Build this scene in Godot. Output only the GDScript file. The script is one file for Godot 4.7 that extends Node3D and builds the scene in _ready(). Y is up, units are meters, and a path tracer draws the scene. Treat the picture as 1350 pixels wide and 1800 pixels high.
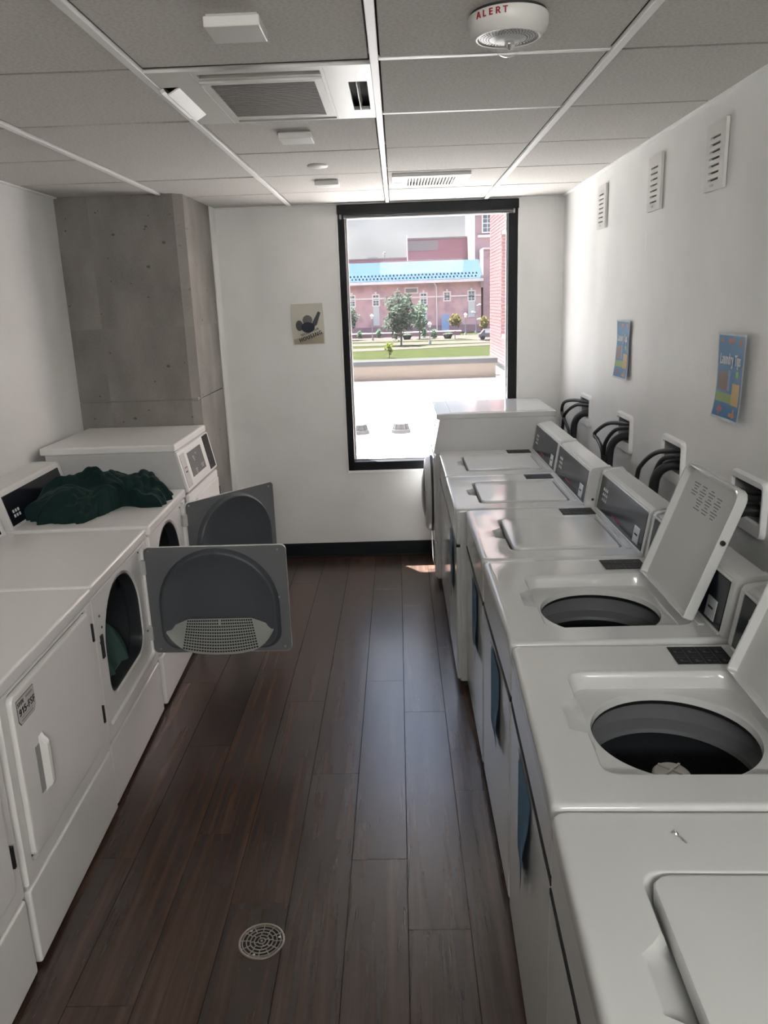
extends Node3D

# ------------------------------------------------------------------ lists
var mats := {}
var taken := {}
var font: SystemFont
var bold_font: SystemFont

const CEIL := 2.308
const WALL_R := 1.10
const WALL_L := -1.79
const NEAR_Z := 6.66
const GROUND := -2.2

func _ready() -> void:
	# ---- camera
	var cam := Camera3D.new()
	cam.name = "camera"
	cam.position = Vector3(0.0398, 1.7121, 5.2529)
	cam.rotation = Vector3(-0.2608, 0.0242, -0.0345)
	cam.fov = rad_to_deg(2.0 * atan(900.0 / 1387.45))
	cam.near = 0.05
	cam.far = 600.0
	add_child(cam)
	cam.current = true
	# ---- sky and exposure
	var env := Environment.new()
	env.background_mode = Environment.BG_SKY
	env.sky = Sky.new()
	var pano := PanoramaSkyMaterial.new()
	pano.panorama = sky_picture()
	env.sky.sky_material = pano
	env.background_energy_multiplier = 0.57
	env.tonemap_mode = Environment.TONE_MAPPER_LINEAR
	env.tonemap_exposure = 1.68
	env.sdfgi_enabled = true
	env.ssao_enabled = true
	env.ssil_enabled = true
	var we := WorldEnvironment.new()
	we.name = "world_environment"
	we.environment = env
	add_child(we)
	# ---- sun
	var sun := DirectionalLight3D.new()
	sun.name = "sun"
	sun.light_energy = 12.5
	sun.light_color = Color(1.0, 0.995, 0.99)
	sun.light_angular_distance = 0.53
	sun.shadow_enabled = true
	sun.directional_shadow_max_distance = 120.0
	add_child(sun)
	sun.look_at_from_position(Vector3.ZERO, Vector3(0.26, -1.0, 0.36), Vector3(0, 0, 1))

	font = SystemFont.new()
	font.font_names = PackedStringArray(["Droid Sans"])
	bold_font = SystemFont.new()
	bold_font.font_names = PackedStringArray(["Droid Sans"])
	bold_font.font_weight = 700
	make_materials()
	build_room()
	build_outside()
	build_washers()
	build_front_loader()
	build_dryers()
	build_wall_things()
	build_ceiling_things()
	build_small_things()

# ------------------------------------------------------------------ sky
func sky_picture() -> ImageTexture:
	var w := 1024
	var h := 512
	var im := Image.create(w, h, false, Image.FORMAT_RGBF)
	var n := FastNoiseLite.new()
	n.seed = 5
	n.frequency = 0.9
	n.fractal_octaves = 5
	for j in h:
		var up := PI * (0.5 - (j + 0.5) / h)
		var y := sin(up)
		for i in w:
			var a := TAU * (i + 0.5) / w
			var d := Vector3(cos(a) * cos(up), y, sin(a) * cos(up))
			var blue := Color(0.62, 0.76, 0.97).lerp(Color(0.30, 0.50, 0.90), clampf(y * 1.3, 0.0, 1.0))
			if y < 0.0:
				blue = Color(0.62, 0.62, 0.6)
			var q := d / (absf(y) + 0.35)
			var v := n.get_noise_3d(q.x * 2.2, q.y * 3.0, q.z * 2.2)
			var cl := smoothstep(-0.30, 0.25, v)
			var shade := 0.80 + 0.36 * n.get_noise_3d(q.x * 4.0 + 9.0, q.y * 6.0, q.z * 4.0)
			var c := blue.lerp(Color(shade, shade * 1.01, shade * 1.04), cl * (1.0 if y >= 0.0 else 0.0))
			# an overcast sky is about three times as bright overhead as at the horizon
			im.set_pixel(i, j, c * (1.0 + 3.6 * smoothstep(0.09, 0.72, y)))
	return ImageTexture.create_from_image(im)

# ------------------------------------------------------------------ naming
func numbered(called: String) -> String:
	if not taken.has(called):
		taken[called] = 0
		return called
	taken[called] += 1
	return "%s_%03d" % [called, taken[called]]

func tag(o: Node3D, label := "", category := "", group := "", kind := "") -> Node3D:
	if label != "":
		o.set_meta("label", label)
	if category != "":
		o.set_meta("category", category)
	if group != "":
		o.set_meta("group", group)
	if kind != "":
		o.set_meta("kind", kind)
	return o

func thing(called: String, label: String, category: String, at := Vector3.ZERO, turn := 0.0, group := "") -> Node3D:
	var o := Node3D.new()
	o.name = numbered(called)
	add_child(o)
	o.position = at
	o.rotation.y = turn
	tag(o, label, category, group)
	return o

func structure(called: String, label: String, category: String, at := Vector3.ZERO) -> Node3D:
	var o := thing(called, label, category, at)
	o.set_meta("kind", "structure")
	return o

func pivot(called: String, parent: Node3D, at: Vector3) -> Node3D:
	var o := Node3D.new()
	o.name = called
	parent.add_child(o, true)
	o.position = at
	return o

func part(called: String, st: SurfaceTool, m: Material, parent: Node3D) -> MeshInstance3D:
	var o := MeshInstance3D.new()
	o.name = called
	o.mesh = st.commit()
	o.material_override = m
	parent.add_child(o, true)
	return o

func top(called: String, st: SurfaceTool, m: Material, label: String, category: String, group := "", kind := "") -> MeshInstance3D:
	var o := MeshInstance3D.new()
	o.name = numbered(called)
	o.mesh = st.commit()
	o.material_override = m
	add_child(o)
	tag(o, label, category, group, kind)
	return o

func again(src: Node3D, at: Vector3, turn: float, label: String) -> Node3D:
	var o: Node3D = src.duplicate()
	var base := String(src.name)
	if base.length() > 4 and base[-4] == "_" and base.right(3).is_valid_int():
		base = base.left(-4)
	o.name = numbered(base)
	add_child(o)
	o.position = at
	o.rotation.y = turn
	o.set_meta("label", label)
	return o

# ------------------------------------------------------------------ geometry
func mb() -> SurfaceTool:
	var st := SurfaceTool.new()
	st.begin(Mesh.PRIMITIVE_TRIANGLES)
	return st

func v(st: SurfaceTool, p: Vector3, n: Vector3, uv := Vector2.ZERO) -> void:
	st.set_normal(n)
	st.set_uv(uv)
	st.add_vertex(p)

func quad(st: SurfaceTool, a: Vector3, b: Vector3, c: Vector3, d: Vector3, ua := Vector2(0, 0), ub := Vector2(1, 0), uc := Vector2(1, 1), ud := Vector2(0, 1)) -> void:
	var n := (c - a).cross(b - d).normalized()
	v(st, a, n, ua)
	v(st, b, n, ub)
	v(st, c, n, uc)
	v(st, a, n, ua)
	v(st, c, n, uc)
	v(st, d, n, ud)

func rows(st: SurfaceTool, r: Array, closed: bool, limit := 0.7, uvs := false) -> void:
	var m := r.size() - 1
	var cnt: int = r[0].size()
	var w := cnt if closed else cnt - 1
	var fn := []
	for i in m:
		var line := PackedVector3Array()
		for j in w:
			var a: Vector3 = r[i][j]
			var b: Vector3 = r[i][(j + 1) % cnt]
			var c: Vector3 = r[i + 1][(j + 1) % cnt]
			var d: Vector3 = r[i + 1][j]
			line.append((c - a).cross(b - d))
		fn.append(line)
	for i in m:
		for j in w:
			var f: Vector3 = fn[i][j]
			if f.length_squared() < 1e-18:
				continue
			var fu := f.normalized()
			var ps := [r[i][j], r[i][(j + 1) % cnt], r[i + 1][(j + 1) % cnt], r[i + 1][j]]
			var ns := []
			var us := []
			for k in 4:
				var ii := i + (1 if k >= 2 else 0)
				var jj := j + (1 if k == 1 or k == 2 else 0)
				var s := Vector3.ZERO
				for di in [-1, 0]:
					var fi: int = ii + di
					if fi < 0 or fi >= m:
						continue
					for dj in [-1, 0]:
						var fj: int = jj + dj
						if closed:
							fj = posmod(fj, w)
						elif fj < 0 or fj >= w:
							continue
						var g: Vector3 = fn[fi][fj]
						if g.normalized().dot(fu) > limit:
							s += g
				ns.append(s.normalized() if s.length_squared() > 1e-18 else fu)
				us.append(Vector2(float(jj) / w, float(ii) / m) if uvs else Vector2.ZERO)
			for k in [0, 1, 2, 0, 2, 3]:
				v(st, ps[k], ns[k], us[k])

func cap(st: SurfaceTool, loop: PackedVector3Array, flip := false) -> void:
	var c := Vector3.ZERO
	for p in loop:
		c += p
	c /= loop.size()
	var n := Vector3.ZERO
	for i in loop.size():
		n += (loop[i] - c).cross(loop[(i + 1) % loop.size()] - c)
	n = n.normalized() * (-1.0 if flip else 1.0)
	for i in loop.size():
		var a := loop[i]
		var b := loop[(i + 1) % loop.size()]
		if (b - c).cross(a - c).dot(n) < 0.0:
			v(st, c, n); v(st, b, n); v(st, a, n)
		else:
			v(st, c, n); v(st, a, n); v(st, b, n)

# a rounded rectangle with four radii, k points on each corner, s between corners
func rr(x0: float, x1: float, y0: float, y1: float, radii: Array, k := 4, s := 4) -> PackedVector2Array:
	var o := PackedVector2Array()
	var cs := [Vector2(x1 - radii[0], y1 - radii[0]), Vector2(x0 + radii[1], y1 - radii[1]), Vector2(x0 + radii[2], y0 + radii[2]), Vector2(x1 - radii[3], y0 + radii[3])]
	for q in 4:
		for i in k:
			var a := PI / 2 * (q + float(i) / (k - 1))
			o.append(cs[q] + Vector2(cos(a), sin(a)) * radii[q])
		var e: Vector2 = o[o.size() - 1]
		var nx: int = (q + 1) % 4
		var f: Vector2 = cs[nx] + Vector2(cos(PI / 2 * (q + 1)), sin(PI / 2 * (q + 1))) * radii[nx]
		for i in s:
			o.append(e.lerp(f, float(i + 1) / (s + 1)))
	return o

func circ(cx: float, cy: float, r: float, k := 4, s := 4) -> PackedVector2Array:
	var o := PackedVector2Array()
	var n := 4 * (k + s)
	# same count and start as rr; the angle runs evenly
	for i in n:
		var a := TAU * (i - (k - 1) * 0.5) / n + PI / 4
		o.append(Vector2(cx + cos(a) * r, cy + sin(a) * r))
	return o

func lay(loop: PackedVector2Array, h: float, plane := "xz") -> PackedVector3Array:
	var o := PackedVector3Array()
	for p in loop:
		if plane == "xz":
			o.append(Vector3(p.x, h, p.y))
		elif plane == "zy":
			o.append(Vector3(h, p.y, p.x))
		else:
			o.append(Vector3(p.x, p.y, h))
	return o

# box with rounded edges
func rbox(st: SurfaceTool, c: Vector3, size: Vector3, r: float, t := Transform3D.IDENTITY) -> void:
	var h := size / 2.0
	r = minf(r, minf(h.x, minf(h.y, h.z)) * 0.98)
	for axis in 3:
		var ua := (axis + 1) % 3
		var va := (axis + 2) % 3
		for s in [-1.0, 1.0]:
			var ps := []
			var ns := []
			var us := [-h[ua], -h[ua] + r, h[ua] - r, h[ua]]
			var vs := [-h[va], -h[va] + r, h[va] - r, h[va]]
			for j in 4:
				for i in 4:
					var p := Vector3.ZERO
					p[axis] = h[axis] * s
					p[ua] = us[i]
					p[va] = vs[j]
					var q := Vector3(clampf(p.x, -h.x + r, h.x - r), clampf(p.y, -h.y + r, h.y - r), clampf(p.z, -h.z + r, h.z - r))
					var d := (p - q).normalized()
					ps.append(t * (c + q + d * r))
					ns.append((t.basis * d).normalized())
			for j in 3:
				for i in 3:
					var q4 := [j * 4 + i, j * 4 + i + 1, j * 4 + i + 5, j * 4 + i + 4]
					var ord := [0, 2, 1, 0, 3, 2] if s > 0 else [0, 1, 2, 0, 2, 3]
					for k in ord:
						v(st, ps[q4[k]], ns[q4[k]])

# plain box given by its corners
func box(st: SurfaceTool, a: Vector3, b: Vector3, t := Transform3D.IDENTITY) -> void:
	var p := []
	for i in 8:
		p.append(t * Vector3(b.x if i & 1 else a.x, b.y if i & 2 else a.y, b.z if i & 4 else a.z))
	for f in [[0, 1, 3, 2], [5, 4, 6, 7], [4, 0, 2, 6], [1, 5, 7, 3], [2, 3, 7, 6], [4, 5, 1, 0]]:
		quad(st, p[f[0]], p[f[1]], p[f[2]], p[f[3]])

# a slab with rectangular holes; u and v lie in the slab, d is its thickness axis
func holed(st: SurfaceTool, u0: float, u1: float, v0: float, v1: float, d0: float, d1: float, holes: Array, place: Callable) -> void:
	var us := [u0, u1]
	var vs := [v0, v1]
	for h in holes:
		us.append_array([h[0], h[1]])
		vs.append_array([h[2], h[3]])
	us.sort()
	vs.sort()
	var solid := func(i: int, j: int) -> bool:
		if i < 0 or j < 0 or i >= us.size() - 1 or j >= vs.size() - 1:
			return false
		var cu: float = (us[i] + us[i + 1]) / 2.0
		var cv: float = (vs[j] + vs[j + 1]) / 2.0
		for h in holes:
			if cu > h[0] and cu < h[1] and cv > h[2] and cv < h[3]:
				return false
		return true
	for i in us.size() - 1:
		if us[i + 1] - us[i] < 1e-6:
			continue
		for j in vs.size() - 1:
			if vs[j + 1] - vs[j] < 1e-6 or not solid.call(i, j):
				continue
			var a: float = us[i]
			var b: float = us[i + 1]
			var c: float = vs[j]
			var d: float = vs[j + 1]
			quad(st, place.call(a, c, d1), place.call(b, c, d1), place.call(b, d, d1), place.call(a, d, d1))
			quad(st, place.call(b, c, d0), place.call(a, c, d0), place.call(a, d, d0), place.call(b, d, d0))
			for e in [[-1, 0, a, c, a, d], [1, 0, b, d, b, c], [0, -1, b, c, a, c], [0, 1, a, d, b, d]]:
				var ni: int = i + e[0]
				var nj: int = j + e[1]
				while ni >= 0 and ni < us.size() - 1 and e[0] != 0 and us[ni + 1] - us[ni] < 1e-6:
					ni += e[0]
				while nj >= 0 and nj < vs.size() - 1 and e[1] != 0 and vs[nj + 1] - vs[nj] < 1e-6:
					nj += e[1]
				if not solid.call(ni, nj):
					quad(st, place.call(e[2], e[3], d0), place.call(e[2], e[3], d1), place.call(e[4], e[5], d1), place.call(e[4], e[5], d0))

func on_xy(a: float, b: float, d: float) -> Vector3:
	return Vector3(a, b, d)

func on_zy(a: float, b: float, d: float) -> Vector3:
	return Vector3(d, b, a)

func on_xz(a: float, b: float, d: float) -> Vector3:
	return Vector3(a, d, b)

func smooth_path(pts: Array, per := 6) -> PackedVector3Array:
	var o := PackedVector3Array()
	for i in pts.size() - 1:
		var a: Vector3 = pts[maxi(i - 1, 0)]
		var b: Vector3 = pts[i]
		var c: Vector3 = pts[i + 1]
		var d: Vector3 = pts[mini(i + 2, pts.size() - 1)]
		for k in per:
			o.append(b.cubic_interpolate(c, a, d, float(k) / per))
	o.append(pts[pts.size() - 1])
	return o

func tube(st: SurfaceTool, path: PackedVector3Array, r: float, n := 10) -> void:
	var rs := []
	var side := Vector3.ZERO
	for i in path.size():
		var t := (path[mini(i + 1, path.size() - 1)] - path[maxi(i - 1, 0)]).normalized()
		if side == Vector3.ZERO:
			side = t.cross(Vector3.UP if absf(t.y) < 0.9 else Vector3.RIGHT).normalized()
		side = (side - t * side.dot(t)).normalized()
		var w := t.cross(side)
		var ring := PackedVector3Array()
		for k in n:
			ring.append(path[i] + (side * cos(TAU * k / n) + w * sin(TAU * k / n)) * r)
		rs.append(ring)
	rows(st, rs, true, 0.2)
	cap(st, rs[0], true)
	cap(st, rs[rs.size() - 1])

# profile of (radius, height) turned round an axis through t
func lathe(st: SurfaceTool, prof: Array, t: Transform3D, n := 24, limit := 0.7) -> void:
	var rs := []
	for p in prof:
		var ring := PackedVector3Array()
		for k in n:
			ring.append(t * Vector3(cos(TAU * k / n) * maxf(p[0], 0.0002), p[1], sin(TAU * k / n) * maxf(p[0], 0.0002)))
		rs.append(ring)
	rows(st, rs, true, limit)

# polygon in xy swept along z
func prism(st: SurfaceTool, poly: PackedVector2Array, z0: float, z1: float, t := Transform3D.IDENTITY) -> void:
	var n := poly.size()
	for i in n:
		var a := poly[i]
		var b := poly[(i + 1) % n]
		quad(st, t * Vector3(a.x, a.y, z0), t * Vector3(b.x, b.y, z0), t * Vector3(b.x, b.y, z1), t * Vector3(a.x, a.y, z1))
	var tri := Geometry2D.triangulate_polygon(poly)
	for z in [z0, z1]:
		var nn := (t.basis * Vector3(0, 0, 1 if z == z1 else -1)).normalized()
		for i in range(0, tri.size(), 3):
			var q := []
			for k in 3:
				q.append(t * Vector3(poly[tri[i + k]].x, poly[tri[i + k]].y, z))
			if (q[2] - q[0]).cross(q[1] - q[0]).dot(nn) < 0.0:
				q.reverse()
			for p in q:
				v(st, p, nn)

func lettering(called: String, words: String, height: float, t: Transform3D, m: Material, parent: Node3D, heavy := false, depth := 0.0006) -> MeshInstance3D:
	var tm := TextMesh.new()
	tm.text = words
	tm.font = bold_font if heavy else font
	tm.font_size = 32
	tm.pixel_size = height / 32.0 * 1.35
	tm.depth = depth
	tm.curve_step = 2.0
	var o := MeshInstance3D.new()
	o.name = called
	o.mesh = tm
	o.material_override = m
	parent.add_child(o, true)
	o.transform = t
	return o

# ------------------------------------------------------------------ materials
func mat(called: String, c: Color, rough := 0.5, metal := 0.0, spec := 0.5) -> StandardMaterial3D:
	var m := StandardMaterial3D.new()
	m.resource_name = called
	m.albedo_color = c
	m.roughness = rough
	m.metallic = metal
	m.metallic_specular = spec
	m.cull_mode = BaseMaterial3D.CULL_DISABLED
	mats[called] = m
	return m

func lin(r: float, g: float, b: float) -> Color:
	return Color(r, g, b).linear_to_srgb()

func noise_tex(freq: float, ramp: Array, size := 512, octaves := 4, sd := 1, kind := FastNoiseLite.TYPE_SIMPLEX_SMOOTH) -> NoiseTexture2D:
	var n := FastNoiseLite.new()
	n.noise_type = kind
	n.seed = sd
	n.frequency = freq
	n.fractal_octaves = octaves
	var t := NoiseTexture2D.new()
	t.width = size
	t.height = size
	t.seamless = true
	t.noise = n
	var g := Gradient.new()
	var offs := PackedFloat32Array()
	var cols := PackedColorArray()
	for r in ramp:
		offs.append(r[0])
		cols.append(r[1])
	g.offsets = offs
	g.colors = cols
	t.color_ramp = g
	return t

func wood_picture() -> ImageTexture:
	var w := 256
	var h := 1024
	var im := Image.create(w, h, false, Image.FORMAT_RGB8)
	var n := FastNoiseLite.new()
	n.seed = 11
	n.frequency = 0.02
	n.fractal_octaves = 4
	var f := FastNoiseLite.new()
	f.seed = 23
	f.frequency = 0.25
	f.fractal_octaves = 2
	for y in h:
		for x in w:
			var warp := 2.5 * n.get_noise_2d(x * 0.5, y * 0.25 + 300.0)
			var broad := n.get_noise_2d((x + warp) * 1.4, y * 0.05)
			var fine := f.get_noise_2d((x + warp) * 1.3, y * 0.02)
			var pore := f.get_noise_2d(x * 3.0, y * 0.14 + 77.0)
			var t := clampf(0.5 + 0.70 * broad + 0.07 * fine, 0.0, 1.0)
			var c := Color(0.190, 0.140, 0.122).lerp(Color(0.350, 0.265, 0.222), t)
			c = c * (1.0 + 0.03 * pore)
			im.set_pixel(x, y, Color(clampf(c.r, 0, 1), clampf(c.g, 0, 1), clampf(c.b, 0, 1)))
	return ImageTexture.create_from_image(im)

func concrete_picture() -> ImageTexture:
	var s := 1024
	var im := Image.create(s, s, false, Image.FORMAT_RGB8)
	var n := FastNoiseLite.new()
	n.seed = 3
	n.frequency = 0.006
	n.fractal_octaves = 5
	var f := FastNoiseLite.new()
	f.seed = 8
	f.frequency = 0.12
	for y in s:
		for x in s:
			var t := 0.56 + 0.07 * n.get_noise_2d(x, y * 0.5) + 0.03 * f.get_noise_2d(x, y)
			im.set_pixel(x, y, Color(t * 1.0, t * 0.985, t * 0.965))
	var rng := RandomNumberGenerator.new()
	rng.seed = 41
	for i in 120:
		var px := rng.randi_range(4, s - 8)
		var py := rng.randi_range(4, s - 8)
		var r := rng.randi_range(1, 3) if i % 4 else rng.randi_range(2, 5)
		for dy in range(-r, r + 1):
			for dx in range(-r - 1, r + 2):
				if dx * dx * 0.6 + dy * dy <= r * r:
					var c := im.get_pixel(clampi(px + dx, 0, s - 1), clampi(py + dy, 0, s - 1))
					im.set_pixel(clampi(px + dx, 0, s - 1), clampi(py + dy, 0, s - 1), c * 0.72)
	return ImageTexture.create_from_image(im)

func make_materials() -> void:
	var m: StandardMaterial3D
	m = mat("wall_paint", lin(0.88, 0.878, 0.868), 0.6)
	m.albedo_texture = noise_tex(0.004, [[0.0, Color(0.94, 0.94, 0.94)], [0.5, Color(0.98, 0.98, 0.975)], [1.0, Color(1, 1, 1)]], 512, 4, 7)
	m.uv1_triplanar = true
	m.uv1_world_triplanar = true
	m.uv1_scale = Vector3(0.5, 0.5, 0.5)
	mat("trim_white", lin(0.88, 0.87, 0.84), 0.5)
	m = mat("ceiling_tile", lin(0.68, 0.665, 0.64), 0.95, 0.0, 0.2)
	m.albedo_texture = noise_tex(0.075, [[0.0, Color(0.90, 0.89, 0.87)], [0.45, Color(0.96, 0.955, 0.95)], [0.62, Color(0.985, 0.98, 0.975)], [1.0, Color(1, 1, 1)]], 1024, 3, 17)
	m.uv1_triplanar = true
	m.uv1_world_triplanar = true
	m.uv1_scale = Vector3(1.1, 1.1, 1.1)
	m.heightmap_enabled = true
	m.heightmap_texture = m.albedo_texture
	m.heightmap_scale = 0.12
	mat("grid_white", lin(0.92, 0.915, 0.90), 0.45)
	mat("plenum_dark", lin(0.08, 0.08, 0.08), 0.9)
	var wood := wood_picture()
	for i in 6:
		m = mat("plank_%d" % i, [lin(0.68, 0.67, 0.68), lin(0.80, 0.78, 0.76), lin(0.94, 0.90, 0.88), lin(0.62, 0.61, 0.63), lin(1.0, 0.95, 0.91), lin(0.74, 0.73, 0.73)][i], 0.27, 0.0, 0.64)
		m.albedo_texture = wood
	mat("subfloor", lin(0.05, 0.042, 0.037), 0.9)
	m = mat("concrete", lin(1.0, 0.965, 0.945), 0.8, 0.0, 0.35)
	m.albedo_texture = concrete_picture()
	m.uv1_triplanar = true
	m.uv1_world_triplanar = true
	m.uv1_scale = Vector3(0.62, 0.62, 0.62)
	mat("black_frame", lin(0.008, 0.009, 0.011), 0.45, 0.0, 0.3)
	mat("black_vinyl", lin(0.010, 0.014, 0.016), 0.5, 0.0, 0.3)
	mat("blind_grey", lin(0.10, 0.10, 0.105), 0.6)
	m = mat("window_glass", Color(1, 1, 1, 0.05), 0.02, 0.0, 0.12)
	m.transparency = BaseMaterial3D.TRANSPARENCY_ALPHA
	# machines
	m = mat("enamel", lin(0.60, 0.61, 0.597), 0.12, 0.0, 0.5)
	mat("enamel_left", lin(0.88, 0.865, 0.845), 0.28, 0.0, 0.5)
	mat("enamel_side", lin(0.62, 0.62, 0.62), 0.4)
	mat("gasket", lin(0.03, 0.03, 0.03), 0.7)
	mat("black_panel", lin(0.010, 0.012, 0.019), 0.18, 0.0, 0.38)
	mat("grey_panel", lin(0.09, 0.09, 0.09), 0.3)
	mat("mid_grey", lin(0.30, 0.30, 0.29), 0.4)
	mat("light_grey", lin(0.52, 0.52, 0.51), 0.4)
	mat("legend_white", lin(0.65, 0.65, 0.65), 0.6)
	mat("legend_red", lin(0.40, 0.03, 0.05), 0.5)
	mat("plate_metal", lin(0.62, 0.66, 0.66), 0.3, 0.6)
	mat("decal_dark", lin(0.010, 0.010, 0.012), 0.5, 0.0, 0.3)
	mat("decal_line", lin(0.075, 0.075, 0.078), 0.6, 0.0, 0.3)
	mat("tub_plastic", lin(0.13, 0.137, 0.14), 0.4)
	mat("basket", lin(0.028, 0.031, 0.036), 0.35, 0.3)
	mat("agitator_white", lin(0.72, 0.70, 0.66), 0.4)
	mat("screw_metal", lin(0.5, 0.5, 0.5), 0.3, 0.9)
	mat("steel_drum", lin(0.035, 0.04, 0.045), 0.4, 0.2)
	mat("door_inner", lin(0.15, 0.157, 0.165), 0.45)
	mat("door_pan", lin(0.075, 0.083, 0.095), 0.38)
	mat("lint_plastic", lin(0.34, 0.35, 0.325), 0.5)
	mat("lint_dark", lin(0.015, 0.015, 0.018), 0.8)
	mat("rubber", lin(0.012, 0.012, 0.013), 0.5)
	mat("hose", lin(0.02, 0.02, 0.022), 0.45)
	mat("brass", lin(0.45, 0.32, 0.12), 0.35, 0.9)
	mat("box_white", lin(0.88, 0.88, 0.88), 0.4)
	mat("box_inside", lin(0.36, 0.37, 0.38), 0.5)
	m = mat("cloth_green", lin(0.010, 0.030, 0.028), 0.9, 0.0, 0.25)
	m.rim_enabled = true
	m.rim = 0.35
	mat("cloth_teal", lin(0.06, 0.11, 0.10), 0.95, 0.0, 0.25)
	mat("sheet_blue", lin(0.06, 0.16, 0.27), 0.5)
	mat("sheet_back", lin(0.55, 0.62, 0.66), 0.6)
	mat("device_white", lin(0.72, 0.71, 0.68), 0.4)
	mat("alert_red", lin(0.30, 0.01, 0.015), 0.5)
	mat("grille_dark", lin(0.05, 0.05, 0.052), 0.7)
	mat("grille_grey", lin(0.32, 0.31, 0.30), 0.6)
	m = mat("clear_dome", Color(1, 1, 1, 0.10), 0.03)
	m.transparency = BaseMaterial3D.TRANSPARENCY_ALPHA
	m = mat("fill_glow", Color(0.9, 0.9, 0.9), 0.6)  # glow of the two added fill lights
	m.emission_enabled = true
	m.emission = Color(1.0, 0.99, 0.97)
	m.emission_energy_multiplier = 1.0
	mat("chrome", lin(0.8, 0.8, 0.8), 0.12, 1.0)
	mat("drain_metal", lin(0.46, 0.42, 0.36), 0.38, 0.8)
	mat("ink", lin(0.015, 0.014, 0.016), 0.6)
	mat("paper", lin(0.62, 0.60, 0.52), 0.8)
	mat("sticker_paper", lin(0.62, 0.60, 0.58), 0.6)
	# outside
	mat("roof_white", lin(0.60, 0.59, 0.575), 0.8, 0.0, 0.0)
	mat("parapet_face", lin(0.1181, 0.0979, 0.0821), 0.85, 0.0, 0.0)
	mat("coping", lin(0.0412, 0.0412, 0.0412), 0.6, 0.0, 0.0)
	mat("coping_dark", lin(0.0475, 0.0475, 0.0506), 0.6, 0.0, 0.0)
	mat("brick_near", lin(0.2185, 0.1242, 0.1265), 0.9, 0.0, 0.0)
	mat("mortar", lin(0.5060, 0.4180, 0.4070), 0.9, 0.0, 0.0)
	mat("brick_dark", lin(0.30, 0.24, 0.23), 0.7)
	m = mat("brick_far", lin(0.5760, 0.3456, 0.3528), 0.9, 0.0, 0.0)
	m.albedo_texture = noise_tex(0.02, [[0.0, Color(0.80, 0.80, 0.86)], [0.5, Color(0.95, 0.95, 0.95)], [1.0, Color(1, 1, 1)]], 256, 4, 29)
	m.uv1_triplanar = true
	m.uv1_world_triplanar = true
	m.uv1_scale = Vector3(0.12, 0.12, 0.12)
	mat("brick_plum", lin(0.2720, 0.1600, 0.1880), 0.9, 0.0, 0.0)
	mat("brick_pink", lin(0.3224, 0.2236, 0.2314), 0.9, 0.0, 0.0)
	mat("stone_light", lin(0.7200, 0.6080, 0.6080), 0.9, 0.0, 0.0)
	mat("roof_blue", lin(0.0305, 0.0512, 0.0728), 0.6, 0.0, 0.0)
	mat("snow_guard", lin(0.0158, 0.0317, 0.0547), 0.6, 0.0, 0.0)
	mat("far_glass", lin(0.10, 0.12, 0.13), 0.3)
	mat("far_panel", lin(0.52, 0.50, 0.50), 0.7)
	mat("far_white", lin(0.70, 0.66, 0.66), 0.7)
	mat("far_door", lin(0.22, 0.32, 0.50), 0.6)
	mat("asphalt", lin(0.22, 0.21, 0.21), 0.9)
	mat("path_stone", lin(0.0497, 0.0446, 0.0380), 0.9, 0.0, 0.0)
	m = mat("lawn", lin(0.0298, 0.0338, 0.0159), 0.95, 0.0, 0.0)
	m.albedo_texture = noise_tex(0.02, [[0.0, Color(0.75, 0.8, 0.7)], [1.0, Color(1, 1, 0.95)]], 256, 4, 31)
	m.uv1_triplanar = true
	m.uv1_world_triplanar = true
	m.uv1_scale = Vector3(0.2, 0.2, 0.2)
	for q in [["leaf_green", lin(0.062, 0.076, 0.058)], ["leaf_gold", lin(0.11, 0.095, 0.035)], ["leaf_dark", lin(0.08, 0.12, 0.08)], ["leaf_lime", lin(0.10, 0.12, 0.02)]]:
		m = mat(q[0], q[1], 0.8, 0.0, 0.0)
		m.backlight_enabled = true
		m.backlight = q[1]
	mat("bark", lin(0.16, 0.13, 0.12), 0.9)
	mat("lamp_metal", lin(0.2100, 0.2030, 0.2030), 0.5)
	mat("vent_grey", lin(0.0592, 0.0592, 0.0592), 0.7, 0.0, 0.0)
	mat("car_dark", lin(0.12, 0.10, 0.12), 0.3)

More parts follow.
